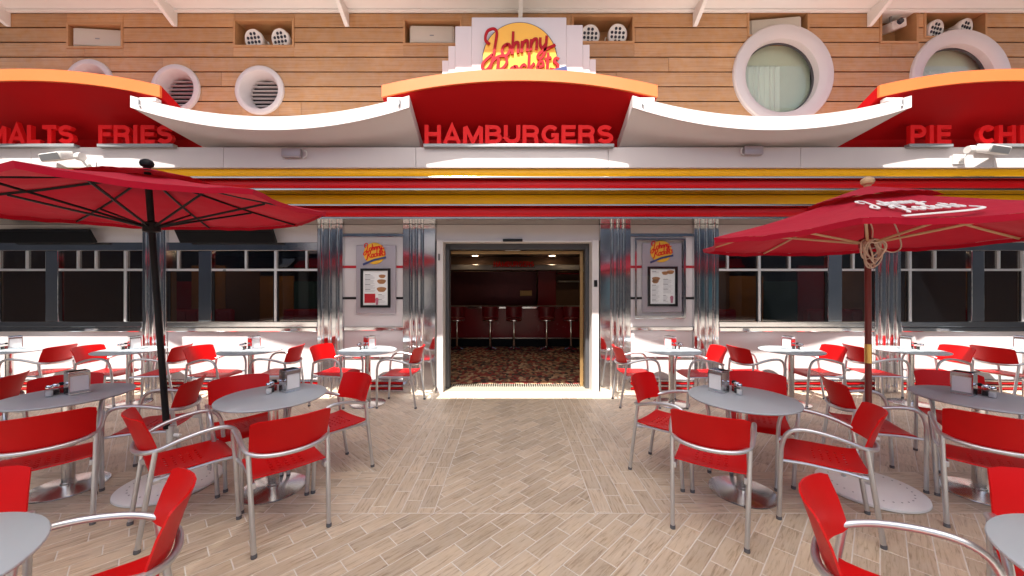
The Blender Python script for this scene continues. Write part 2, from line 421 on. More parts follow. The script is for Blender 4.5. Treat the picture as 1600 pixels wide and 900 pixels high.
for q in (-1, 1): struct(obj('added_dark_wall', MB().box(min(q*13, q*13.4), max(q*13, q*13.4), -9.5, 5.9, 0, 5.8), 'opp_blue'))  # dark walls out of view, added for contrast in chrome and glass
for k in range(11): obj('roof_beam', MB().box(-13+2.6*k-.05, -13+2.6*k+.05, -2.2, 2.38, CZ+.004, CZ+.2), 'ceiling_white', roof)
obj('edge_beam', MB().box(-13, 13, 2.385, 2.46, CZ-.02, CZ+.2), 'ceiling_white', roof)
ob = thing('opposite_building', 'dark blue facade across the promenade, seen only as reflections in chrome', 'building', (0,-10,0))
obj('wall', MB().box(-30, 30, -11, -10, 0, 5.2), 'opp_blue', ob, world=True)
for k in range(9):
    x = -24 + k*6
    obj('pier', MB().box(x-.25, x+.25, -9.99, -9.75, 0, 5.2, .03), 'opp_white', ob, world=True)
rq = random.Random(21); x = -28.
mk('opp_red', (.6,.02,.03), .5); mk('opp_cream', (.80,.76,.68), .5); mk('opp_teal', (.08,.32,.40), .4)
while x < 28:
    w = 1.2+rq.random()*2.4
    obj('added_awning', MB().ext_x([(-9.98,3.3),(-9.98,3.2),(-9.2,2.75),(-9.2,2.85)], x, x+w), rq.choice(('opp_red','opp_cream','opp_white','opp_red')), ob, world=True)  # unseen awnings and panels invented to streak the chrome reflections
    obj('added_lower_panel', MB().box(x+.1, x+w*.55, -9.995, -9.9, .4, 2.3), rq.choice(('opp_cream','opp_teal','opp_white','opp_blue')), ob, world=True)
    obj('added_upper_panel', MB().box(x+w*.3, x+w*.9, -9.995, -9.9, 3.6, 4.8), rq.choice(('opp_cream','opp_teal','opp_blue')), ob, world=True)
    x += w+.4
obj('cornice', MB().box(-30, 30, -9.985, -9.6, 5.21, 5.6, .04), 'opp_white', ob, world=True)

# ------------------------------------------------------------------ upper timber wall with niches, vents and portholes
WY = 5.64
def wx(px): return (px-800)/101.9
def wz(py): return 1.6 + (450-py)/101.9
niches = [(105,193,36,76), (365,460,30,74), (630,722,30,71), (893,991,24,68), (1167,1264,17,58), (1374,1434,14,68), (1443,1541,18,60)]
vents = [(142,132), (276,140), (407,142)]
ports = [(1222,118), (1498,126)]
holes = [(wx(a), wx(b), wz(d), wz(c)) for a,b,c,d in niches]
holes += [(wx(a)-p, wx(a)+p, wz(b)-q, wz(b)+q) for a,b in vents for p,q in ((.285,.21),(.21,.285))]
holes += [(wx(a)-p, wx(a)+p, wz(b)-q, wz(b)+q) for a,b in ports for p,q in ((.59,.42),(.42,.575))]
tw = thing('timber_wall', 'honey brown wall of long horizontal timber boards above the canopies', 'wall', (0, WY, 3.4))
obj('backing', MB().box(-11, 11, WY+.36, WY+.45, 2.6, CZ), 'dark_grey', tw, world=True)
PH = .2265; rects = []
zr = CZ - .02; row = 0
rnd = random.Random(11)
while zr > 3.45:
    z1 = zr - .010; z0 = zr - PH + .010
    x = -10.8 - rnd.random()*2
    while x < 10.8:
        L = 5.5 + rnd.random()*3.5; rs = [(x+.0015, x+L-.0015, z0, z1)]; x += L
        for (a, b, c, d) in holes:
            nr = []
            for (p, q, r, s) in rs:
                if q <= a or p >= b or s <= c or r >= d: nr.append((p, q, r, s)); continue
                if p < a: nr.append((p, a, r, s))
                if q > b: nr.append((b, q, r, s))
                if r < c: nr.append((max(p, a), min(q, b), r, c))
                if s > d: nr.append((max(p, a), min(q, b), d, s))
            rs = nr
        rects += [r for r in rs if r[1]-r[0] > .01 and r[3]-r[2] > .004]
    zr -= PH; row += 1
def plank(x0, x1, z0, z1, t):
    me = bpy.data.meshes.new('plank'); b = .003 if z1-z0 > .02 else 0.0005; y = WY
    v = [(x0,y+.02,z0),(x1,y+.02,z0),(x1,y+.02,z1),(x0,y+.02,z1),(x0,y+b,z0),(x1,y+b,z0),(x1,y+b,z1),(x0,y+b,z1),
         (x0+b,y,z0+b),(x1-b,y,z0+b),(x1-b,y,z1-b),(x0+b,y,z1-b)]
    f = [(8,9,10,11)] + [(4+k,4+(k+1)%4,8+(k+1)%4,8+k) for k in range(4)] + [(k,(k+1)%4,4+(k+1)%4,4+k) for k in range(4)]
    v = [(p[0], p[1]-WY, p[2]-3.4) for p in v]
    me.from_pydata(v, [], f); ul = me.uv_layers.new(name='UVMap')
    for l in me.loops: c = v[l.vertex_index]; ul.data[l.index].uv = (c[0]+t*40, c[2]+t*9)
    a = me.attributes.new('tint', 'FLOAT', 'FACE'); a.data.foreach_set('value', [t]*len(f))
    me.materials.append(MT['timber']); o = bpy.data.objects.new('plank', me); C.objects.link(o); o.parent = tw
for r in rects: plank(*r, rnd.random())
obj('batten_backing', MB().box(-11, 11, WY+.022, WY+.03, 3.3, 3.44), 'niche_wood', tw, world=True)
# dark strips behind the gaps, cut round the openings
zr = CZ-.02
while zr > 3.45:
    rs = [(-11, 11, zr-PH-.02, zr-PH+.02)]
    for (a, b, c, d) in holes:
        nr = []
        for (p, q, r, s) in rs:
            if q <= a or p >= b or s <= c or r >= d: nr.append((p, q, r, s)); continue
            if p < a: nr.append((p, a, r, s))
            if q > b: nr.append((b, q, r, s))
        rs = nr
    m = MB()
    for (p, q, r, s) in rs: m.box(p, q, WY+.021, WY+.026, r, s)
    obj('gap_strip', m, 'black', tw, world=True); zr -= PH
def niche(a, b, c, d):
    x0, x1, z1, z0 = wx(a), wx(b), wz(c), wz(d); t = .03
    m = MB(); m.box(x0, x1, WY-.012, WY+.34, z0, z0+t); m.box(x0, x1, WY-.012, WY+.34, z1-t, z1)
    m.box(x0, x0+t, WY-.011, WY+.339, z0+t, z1-t); m.box(x1-t, x1, WY-.011, WY+.339, z0+t, z1-t)
    m.box(x0+t, x1-t, WY+.31, WY+.338, z0+t, z1-t)
    obj('niche', m, 'niche_wood', tw, world=True)
for n in niches: niche(*n)
def speaker(px, py, w, rz, label):
    t = thing('loudspeaker', label, 'loudspeaker', (wx(px), WY+.10, wz(py)-.155), rz, 'loudspeakers in the timber wall')
    obj('cabinet', MB().box(-w/2, w/2, -.06, .13, 0, .31, .035), 'speaker_beige', t, smooth=True)
    obj('grille', MB().box(-w/2+.03, w/2-.03, -.072, -.06, .03, .28, .005), 'speaker_beige', t, smooth=True)
    obj('badge', MB().box(-.03, .03, -.078, -.0725, .13, .145), 'mid_grey', t)
    obj('bracket', MB().box(-.05, .05, .13, .2, .10, .2, .008), 'dark_grey', t)
    obj('foot', MB().box(-.1, .1, -.04, .1, -.03, -.001, .004), 'dark_grey', t)
speaker(149, 57, .74, R(5), 'beige loudspeaker in the leftmost timber niche above the red arch')
speaker(674, 52, .70, R(1), 'beige loudspeaker in the niche beside the round logo sign')
speaker(1215, 40, .76, R(-7), 'beige loudspeaker in the niche above the large porthole')
def spot(px, py, yaw, label, tilt=.25):
    t = thing('spotlight', label, 'spotlight', (wx(px), WY+.13, wz(py)-.17), yaw, 'white lamp heads in the timber niches')
    M = Matrix.Translation((0,0,.17)) @ Matrix.Rotation(tilt, 4, 'X')
    obj('housing', MB().lathe([(.055,.16),(.075,.13),(.10,.02),(.145,-.05),(.152,-.10),(.143,-.115),(.135,-.105),(0.0,-.098)], 28, axis='y').xf(M), 'lamp_white', t, smooth=True)
    for (x, z) in ((-.03,.085),(.03,.085),(-.09,.03),(-.03,.03),(.03,.03),(.09,.03),(-.09,-.03),(-.03,-.03),(.03,-.03),(.09,-.03),(-.03,-.085),(.03,-.085)):
        obj('lens', MB().lathe([(.0,-.113),(.018,-.112),(.022,-.1085),(.022,-.099),(0,-.098)], 10, c=(x,0,z), axis='y').xf(M), 'lens_dark', t, smooth=True)
    obj('yoke', MB().tube([(-.15,0,.17),(-.165,.06,.1),(-.12,.06,.0),(.12,.06,.0),(.165,.06,.1),(.15,0,.17)], .012, 6), 'lamp_white', t)
    obj('base_plate', MB().box(-.06, .06, .0, .12, -.03, -.008, .003), 'dark_grey', t)
spot(396, 58, R(-8), 'left lamp head of the pair in the niche above the round vents')
spot(438, 57, R(-10), 'right lamp head of the pair in the niche above the round vents')
spot(922, 51, R(4), 'left lamp head of the pair beside the logo sign')
spot(965, 50, R(4), 'right lamp head of the pair beside the logo sign')
spot(1463, 43, R(14), 'left lamp head of the pair above the right-hand porthole')
spot(1509, 41, R(16), 'right lamp head of the pair above the right-hand porthole')
t = thing('projector', 'small white camera hanging in the square timber niche', 'camera', (wx(1404), WY+.1, wz(20)))
obj('body', MB().box(-.12, .12, -.1, .12, -.2, -.07, .02).xf(Matrix.Rotation(R(-18), 4, 'Y') @ Matrix.Rotation(R(12), 4, 'X')), 'lamp_white', t, smooth=True)
obj('lens', MB().lathe([(0,-.03),(.04,-.03),(.045,0),(0,0)], 14, c=(-.02,-.13,-.16), axis='y'), 'lens_dark', t, smooth=True)
obj('hanger', MB().tube([(0,.02,.02),(0,.02,-.1)], .018, 8), 'mid_grey', t)
for i, (a, b) in enumerate(vents):
    t = thing('round_vent', ['white round louvred vent half hidden behind the orange arch edge', 'white round louvred vent touching the tip of the white canopy', 'white round louvred vent clear on the timber wall'][i], 'vent', (wx(a), WY, wz(b)-.37), 0, 'round louvred vents')
    c = (0,0,.37)
    obj('rim', MB().ring([(.374,-.001),(.370,-.03),(.355,-.043),(.31,-.044),(.295,-.038),(.27,.02),(.24,.09),(.232,.16),(.25,.16),(.28,.03),(.30,-.002)], 44, c), 'white_paint', t, smooth=True)
    obj('duct', MB().lathe([(.245,.161),(.245,.30),(0,.30)], 24, c, 'y'), 'black', t)
    for k in range(7):
        z = -.18 + k*.06; h = math.sqrt(max(.0, .228**2 - z*z))
        obj('louvre', MB().box(-h, h, -.02, .025, -.003, .003).xf(Matrix.Translation((0,.12,.37+z)) @ Matrix.Rotation(R(-6), 4, 'X')), 'white_paint', t)
for i, (a, b) in enumerate(ports):
    t = thing('porthole_window', ['large white rimmed porthole window above the white canopy', 'large white rimmed porthole half hidden behind the right orange arch'][i], 'window', (wx(a), WY, wz(b)-.76), 0, 'porthole windows')
    c = (0,0,.76)
    obj('rim', MB().ring([(.768,-.001),(.764,-.035),(.745,-.052),(.67,-.053),(.64,-.046),(.60,-.03),(.565,-.004),(.56,.03),(.558,.13),(.566,.13),(.568,.01),(.62,-.002)], 64, c), 'white_paint', t, smooth=True)
    obj('gasket', MB().ring([(.562,.09),(.545,.09),(.542,.12),(.562,.12)], 56, c), 'dark_grey', t, smooth=True)
    obj('pane', MB().lathe([(0,.121),(.559,.121),(.559,.129),(0,.129)], 56, c, 'y'), 'porthole_glass', t)
    m = MB(); n = 26; x0, x1 = -.56, .08
    pts = [(x0 + (x1-x0)*k/n, .178 + .018*math.sin(k*1.9)) for k in range(n+1)]
    m.add([(x, y, z) for (x, y) in pts for z in (.17, 1.0)], [(2*k, 2*k+2, 2*k+3, 2*k+1) for k in range(n)])
    obj('curtain', m, 'curtain', t, smooth=True, fix=False)
    obj('cabin_back', MB().box(-.60, .60, .215, .23, .16, 1.36), 'cabin', t)

# ------------------------------------------------------------------ wave canopies
def wave(name, xc, half, yf, zc_top, ze_top, zc_bot, ze_bot, yb, zb_bot, zb_top, medge, munder, label, cat='canopy', group=None, taper=0.):
    t = thing(name, label, cat, (xc, yf, 3.4), 0, group); n = 28
    under = MB(); edge = MB(); top = MB(); V = []; E = []
    for k in range(n+1):
        u = -1 + 2*k/n; w = 1-u*u; x = xc + u*half
        zt = ze_top + (zc_top-ze_top)*w; zb = ze_bot + (zc_bot-ze_bot)*w
        sg = 1 if xc > 0 else -1; xk = x - sg*taper*max(0, u*sg)
        V.append(((x, yf+.03, zt), (x, yf+.03, zb), (xk, yb, zb_bot), (xk, yb, zb_top)))
        E.append(((x, yf, zt+.004), (x, yf, zb-.004), (x, yf+.028, zb-.004), (x, yf+.028, zt+.004)))
    for mb, D in ((under, V), (edge, E)):
        vs = [p for q in D for p in q]; fs = []
        for k in range(n):
            for j in range(4): fs.append((4*k+j, 4*k+(j+1) % 4, 4*k+4+(j+1) % 4, 4*k+4+j))
        fs += [(0,1,2,3), (4*n+3,4*n+2,4*n+1,4*n)]
        mb.add(vs, fs)
    obj('panel', under, munder, t, smooth=True, world=True); obj('front_edge', edge, medge, t, smooth=True, world=True)
    return t
YA, YB_ = 4.346, 4.30
for xc, lab in ((.09, 'red canopy arch with orange edge over the HAMBURGERS letters'), (-5.79, 'red canopy arch with orange edge over the MALTS and FRIES letters'), (5.97, 'red canopy arch with orange edge over the PIE letters')):
    t = wave('arched_canopy', xc, 1.63, YA, 4.185, 3.99, 4.056, 3.86, 4.98, 3.58, 3.70, 'orange_edge', 'red_matte', lab, group='red arched canopies')
    obj('riser', MB().box(xc-1.6, xc+1.6, 4.955, 4.975, 3.41, 3.60), 'red_matte', t, world=True)
for xc, lab in ((-2.83, 'white sagging canopy panel between the FRIES and HAMBURGERS arches'), (3.04, 'white sagging canopy panel between the HAMBURGERS and PIE arches')):
    t = wave('curved_canopy', xc, 1.63, YB_, 3.60, 3.845, 3.45, 3.715, 4.93, 3.415, 3.56, 'white_gloss', 'white_paint', lab, group='white sagging canopies', taper=.45)
    for s in (-1, 1):
        obj('clip', MB().tube([(xc+s*1.52, YB_-.008, 3.80), (xc+s*1.52, YB_-.012, 3.74), (xc+s*1.505, YB_-.008, 3.72)], .008, 6), 'mid_grey', t, world=True)
        obj('fixing_plate', MB().box(xc+s*1.46-.1, xc+s*1.46+.1, YB_+.03, YB_+.1, 3.80, 3.842, .004), 'white_gloss', t, world=True)

# ------------------------------------------------------------------ block and script lettering
def arc(cx, cy, rx, ry, a0, a1, n=10): return [(cx+rx*math.cos(R(a0+(a1-a0)*k/n)), cy+ry*math.sin(R(a0+(a1-a0)*k/n))) for k in range(n+1)]
h = .11
BLOCK = {
 'H': (.78, [[(.11,0),(.11,1)], [(.67,0),(.67,1)], [(.11,.52),(.67,.52)]]),
 'A': (.84, [[(.10,0),(.42,.95),(.74,0)], [(.2,.28),(.64,.28)]]),
 'M': (.94, [[(.11,0),(.11,.9)], [(.13,.93),(.47,.1),(.81,.93)], [(.83,0),(.83,.9)]]),
 'B': (.78, [[(.11,0),(.11,1)], [(.11,.89)]+arc(.42,.70,.22,.19,90,-90)+[(.11,.51)], [(.11,.51)]+arc(.44,.31,.24,.20,90,-90)+[(.11,.11)]]),
 'U': (.78, [[(.11,1),(.11,.36)]+arc(.39,.36,.28,.25,180,360)+[(.67,1)]]),
 'R': (.80, [[(.11,0),(.11,1)], [(.11,.89)]+arc(.45,.68,.22,.21,90,-90)+[(.11,.47)], [(.46,.47),(.63,.36),(.66,0)]]),
 'G': (.84, [arc(.43,.5,.32,.39,42,330,18), [(.71,.0),(.71,.46),(.46,.46)]]),
 'E': (.70, [[(.11,0),(.11,1)], [(.11,.89),(.66,.89)], [(.11,.51),(.62,.51)], [(.11,.11),(.67,.11)]]),
 'S': (.74, [arc(.37,.70,.25,.19,25,270,14)[:-1]+arc(.37,.31,.27,.20,90,-160,14)]),
 'L': (.66, [[(.11,1),(.11,.0)], [(.11,.11),(.63,.11)]]),
 'T': (.72, [[(.02,.89),(.70,.89)], [(.36,.89),(.36,0)]]),
 'F': (.66, [[(.11,0),(.11,1)], [(.11,.89),(.64,.89)], [(.11,.50),(.58,.50)]]),
 'I': (.34, [[(.17,0),(.17,1)]]),
 'P': (.74, [[(.11,0),(.11,1)], [(.11,.89)]+arc(.43,.66,.22,.23,90,-90)+[(.11,.43)]]),
 'C': (.80, [arc(.42,.5,.31,.39,45,315,18)]),
}
def word(text, x0, width, z0, hgt, y0, depth, mat, parent):
    adv = sum(BLOCK[c][0]+.06 for c in text)-.06; sx = width/adv; x = x0
    for c in text:
        w, st = BLOCK[c]; m = MB()
        for k, p in enumerate(st): m.ribbon([(x+a*sx, z0+b*hgt) for a, b in p], .215*hgt*(.97 if k else 1), y0+.0015*k, y0+depth-.0015*k)
        obj('letter_'+c.lower(), m, mat, parent, world=True); x += (w+.06)*sx
def word_sign(text, pa, pb, label):
    Y = 4.66; f = 575/Y; xa, xb = (pa-800)/f, (pb-800)/f; zb = 1.6+(225-0)/f*1.0
    zb = 1.6 + (450-225)/f; zt = 1.6 + (450-196)/f
    t = thing('letter_sign', label, 'sign', ((xa+xb)/2, Y, zb-.04))
    obj('rail', MB().box(xa-.01, xb+.01, Y-.02, Y+.05, zb-.042, zb-.002, .004), 'mid_grey', t, world=True)
    word(text, xa, xb-xa, zb, zt-zb, Y-.015, .05, 'red_letter', t)
word_sign('HAMBURGERS', 663, 958, 'red block letters HAMBURGERS standing under the middle arch')
word_sign('MALTS', -18, 117, 'red block letters MALTS cut by the left picture edge')
word_sign('FRIES', 155, 271, 'red block letters FRIES on the left rail')
word_sign('PIE', 1420, 1486, 'red block letters PIE under the right arch')
word_sign('CHILI', 1526, 1642, 'red block letters CHI running off the right picture edge')

SC = {
 'J': (1.25, [[(.15,1.3),(-.25,1.75),(-.1,2.45),(.45,2.6),(.78,2.25),(.72,1.5),(.55,.4),(.3,-.55),(-.15,-.95),(-.5,-.6),(-.25,-.1),(.45,.35)]]),
 'o': (.85, [[(.5,1.0),(.15,.85),(.02,.42),(.2,.03),(.55,.08),(.75,.5),(.68,.9),(.42,1.02)]]),
 'h': (.82, [[(.12,2.0),(.1,1.0),(.08,0)], [(.08,.45),(.3,.92),(.58,.95),(.62,.6),(.6,0)]]),
 'n': (.80, [[(.1,1.0),(.08,0)], [(.08,.45),(.3,.92),(.58,.95),(.62,.6),(.6,0)]]),
 'y': (.95, [[(.1,1.0),(.1,.4),(.3,.05),(.6,.35)], [(.68,1.05),(.62,.2),(.4,-.65),(.05,-.85),(-.1,-.55),(.4,-.2),(1.5,.1)]]),
 'R': (1.35, [[(.35,2.0),(.25,1.0),(.05,-.1),(-.35,-.5)], [(-.45,1.2),(-.2,1.8),(.4,2.15),(1.0,2.0),(1.1,1.45),(.75,1.05),(.3,.95)], [(.45,.95),(.75,.5),(1.25,0)]]),
 'c': (.72, [[(.62,.82),(.4,1.0),(.1,.75),(.06,.3),(.3,.0),(.65,.2)]]),
 'k': (.80, [[(.12,2.0),(.1,1.0),(.08,0)], [(.62,.95),(.12,.45)], [(.2,.5),(.62,0)]]),
 'e': (.75, [[(.1,.48),(.6,.58),(.5,.95),(.2,.92),(.05,.45),(.25,.02),(.65,.2)]]),
 't': (.60, [[(.25,1.6),(.2,.8),(.2,.15),(.4,0),(.6,.2)], [(-.05,1.08),(.55,1.15)]]),
 's': (.65, [[(.6,.85),(.35,1.02),(.15,.8),(.4,.52),(.55,.25),(.3,-.02),(0,.12)]]),
}
def script(lines, scale, w, depth, tilt=R(11), slant=.22, gap=.04):
    m = MB(); k = 0
    for (text, ox, oz) in lines:
        x = ox
        for c in text:
            adv, st = SC[c]
            for p in st:
                q = smooth_path([(a, b, 0) for a, b in p], 5)
                P = []
                for v in q:
                    X = x + v.x + slant*v.y; Z = oz + v.y
                    P.append(((X*math.cos(tilt) - Z*math.sin(tilt))*scale, (X*math.sin(tilt) + Z*math.cos(tilt))*scale))
                m.ribbon(P, w, -depth - .0004*(k % 7), .0)
                k += 1
            x += adv + gap
    return m
LOGO = [('Johnny', -2.75, .35), ('Rockets', -2.55, -1.75)]

# roof sign
SY = 5.05
def sx(px): return (px-800)*SY/575
def sz(py): return 1.6 + (450-py)*SY/575
t = thing('logo_sign', 'stepped white sign panel with round yellow Johnny Rockets logo above the middle arch'.replace('Johnny Rockets ', ''), 'sign', (sx(810), SY, 3.5))
obj('panel', MB().box(sx(737), sx(885), SY, SY+.05, 3.5, sz(27), .006), 'white_paint', t, world=True)
for k, (a, b, py) in enumerate(((711,737,40), (885,911,38), (700,711,70), (911,922,68), (690,700,92), (922,932,90))):
    obj('step_panel', MB().box(sx(a)+.001, sx(b)-.001, SY+.012+.012*(k//2), SY+.05+.012*(k//2), 3.5, sz(py), .005), 'white_paint', t, world=True)
cx, cz, rr = sx(812), sz(97), .50
obj('disc_rim', MB().lathe([(0,-.05),(rr+.012,-.05),(rr+.012,-.002),(0,-.002)], 64, (cx, SY, cz), 'y'), 'dark_grey', t, world=True)
obj('disc', MB().lathe([(0,-.062),(rr-.004,-.062),(rr,-.055),(rr,-.0505),(0,-.0505)], 64, (cx, SY, cz), 'y'), 'yellow_sign', t, world=True)
obj('script_lettering', script(LOGO, .150, .036, .014).xf(Matrix.Translation((cx-.02, SY-.066, cz+.02))), 'maroon_script', t, world=True)
obj('banner', MB().ribbon([(cx-.62, cz-.42), (cx, cz-.33), (cx+.64, cz-.16)], .11, SY-.09, SY-.066), 'blue_sign', t, world=True)

# ------------------------------------------------------------------ diner front
DB = thing('diner_building', 'chrome and white diner front with red and yellow bands above the windows', 'building', (0, 5.7, 0))
def part(name, mb, mat, parent=DB, smooth=False): return obj(name, mb, mat, parent, smooth, world=True)
XL, XR = -8.6, 8.6
for k in range(7):
    xa = XL + k*(XR-XL)/7; part('beam_panel', MB().box(xa+.002, xa+(XR-XL)/7-.002, 4.70, 5.3, 3.137, 3.398, .004), 'white_gloss')
part('beam_core', MB().box(XL+.01, XR-.01, 4.72, 5.28, 3.145, 3.39), 'dark_grey')
part('shelf', MB().box(XL, XR, 5.302, 5.63, 3.36, 3.395), 'white_paint')
def band(y, z1, z0, m):
    b = .012; pts = [(y+.05, z1), (y+.05, z0)] + [(y+b*(1-math.sin(R(a))), (z1+z0)/2 - (z1-z0)/2*math.cos(R(a))) for a in range(10, 171, 20)]
    return part('colour_band', MB().ext_x(pts, XL, XR), m, smooth=True)
def trim(y0, y1, z, h=.02, mat='cove_chrome'): return part('chrome_strip', MB().box(XL, XR, y0, y1, z, z+h, .004), mat)
part('shadow_gap', MB().box(XL, XR, 4.76, 4.79, 3.10, 3.136), 'dark_grey')
band(4.735, 3.134, 3.050, 'yellow_gloss') if False else None
band(4.74, 3.136, 3.040, 'yellow_gloss'); trim(4.742, 4.822, 3.017, .022)
band(4.825, 3.016, 2.910, 'red_gloss');   trim(4.828, 5.06, 2.884, .025)
band(5.065, 2.883, 2.757, 'yellow_gloss'); trim(5.068, 5.18, 2.733, .023)
band(5.185, 2.732, 2.606, 'red_gloss');   trim(5.19, 5.64, 2.575, .03)
part('cove_back', MB().ext_x([(4.87,3.13),(4.87,3.05),(5.12,2.92),(5.24,2.77),(5.66,2.63),(5.66,3.13)], XL, XR), 'dark_grey')

def pilaster(pa, pb, tubes):
    x0, x1 = wx(pa), wx(pb); c = (x0+x1)/2
    p = part('pilaster', MB().box(x0+.002, x1-.002, 5.615, 5.80, 0.0, 2.573, .006), 'chrome_flat')
    for u in tubes:
        x = x0 + (x1-x0)*u
        obj('tube', MB().tube([(x, 5.612, .015), (x, 5.612, 2.57)], .027, 14), 'chrome', p, smooth=True, world=True)
    return p
pilaster(225, 262, (.2,.5,.8)); pilaster(497, 537, (.2,.5,.8)); pilaster(630, 681, (.25,.42,.60))
pilaster(937, 985, (.38,.58,.76)); pilaster(1083, 1122, (.2,.5,.8)); pilaster(1365, 1405, (.2,.5,.8))

def window(x0, x1, posts, bars, small):
    f = MB(); y0, y1 = 5.64, 5.72
    f.box(x0, x1, y0, y1, 2.172, 2.30, .008)                      # chrome head
    f.box(x0, x1, y0-.02, y1, 1.0, 1.085, .01); f.box(x0, x1, y0-.035, y1, .93, .998, .012)
    w = part('window', f, 'chrome_flat')
    obj('rail', MB().box(x0, x1, 5.648, 5.70, 1.862, 1.896, .004), 'bright_trim', w, world=True)
    for a, b in posts: obj('post', MB().box(a, b, 5.632, 5.715, 1.087, 2.170, .008), 'chrome', w, world=True)
    for a in bars: obj('mullion', MB().box(a-.018, a+.018, 5.643, 5.705, 1.087, 2.170, .004), 'bright_trim', w, world=True)
    for a in small: obj('transom_bar', MB().box(a-.014, a+.014, 5.65, 5.70, 1.898, 2.170, .004), 'bright_trim', w, world=True)
    cuts = sorted([(x0, x0)] + posts + [(a-.018, a+.018) for a in bars] + [(x1, x1)])
    for (a, b), (c, d) in zip(cuts[:-1], cuts[1:]):
        if c-b < .02: continue
        dark = MB()
        obj('pane', MB().box(b+.001, c-.001, 5.672, 5.680, 1.087, 1.860), 'window_glass', w, world=True)
        tc = sorted([(b, b)] + [(s-.014, s+.014) for s in small if b < s < c] + [(c, c)])
        for (e, g), (i, j) in zip(tc[:-1], tc[1:]):
            obj('transom_pane', MB().box(g+.001, i-.001, 5.672, 5.680, 1.898, 2.170), 'window_glass', w, world=True)
        for ga, gb in ((b, b+.022), (c-.022, c)): obj('gasket', MB().box(ga, gb, 5.66, 5.671, 1.087, 1.860), 'black', w, world=True)
    # wall above, below and the base rails
    part('wall_panel', MB().box(x0, x1, 5.66, 5.78, 2.302, 2.573), 'white_paint')
    part('wall_panel', MB().box(x0, x1, 5.645, 5.78, .20, .928, .004), 'white_gloss')
    for z, mm, y in ((.165,'chrome_flat',5.63), (.125,'red_gloss',5.645), (.085,'chrome_flat',5.63), (.045,'red_gloss',5.645), (.006,'chrome_flat',5.63)):
        part('base_rail', MB().box(x0, x1, y, 5.78, z, z+.032, .005), mm)
window(XL, wx(225), [(wx(72),wx(92)), (wx(-60),wx(-40))], [wx(195), wx(-5)], [wx(40), wx(148), wx(120)])
window(wx(262), wx(497), [(wx(311),wx(331))], [wx(430)], [wx(277), wx(383), wx(478)])
window(wx(1122), wx(1365), [(wx(1293),wx(1315))], [wx(1187)], [wx(1138), wx(1235), wx(1335)])
window(wx(1405), XR, [(wx(1517),wx(1537))], [wx(1423), wx(1600)], [wx(1463), wx(1563)])

def poster_bay(x0, x1):
    part('wall_panel', MB().box(x0, x1, 5.665, 5.78, 2.44, 2.573), 'white_paint')
    part('bay_trim', MB().box(x0, x1, 5.645, 5.78, 2.385, 2.438, .006), 'chrome_flat')
    part('wall_panel', MB().box(x0, x1, 5.668, 5.78, 1.005, 2.383), 'white_gloss')
    part('red_inlay', MB().box(x0, x1, 5.662, 5.667, 1.905, 1.945), 'red_stripe')
    part('black_inlay', MB().box(x0, x1, 5.662, 5.667, 1.425, 1.462), 'black')
    part('bay_trim', MB().box(x0, x1, 5.64, 5.78, .945, 1.003, .008), 'chrome_flat')
    part('wall_panel', MB().box(x0, x1, 5.663, 5.78, .545, .943, .004), 'white_gloss')
    part('bay_trim', MB().box(x0, x1, 5.65, 5.78, .515, .543, .005), 'chrome_flat')
    part('wall_panel', MB().box(x0, x1, 5.663, 5.78, .20, .513, .004), 'white_gloss')
    for z, mm, y in ((.165,'chrome_flat',5.63), (.125,'red_gloss',5.645), (.085,'chrome_flat',5.63), (.045,'red_gloss',5.645), (.006,'chrome_flat',5.63)):
        part('base_rail', MB().box(x0, x1, y, 5.78, z, z+.032, .005), mm)
poster_bay(wx(537), wx(630)); poster_bay(wx(985), wx(1083))

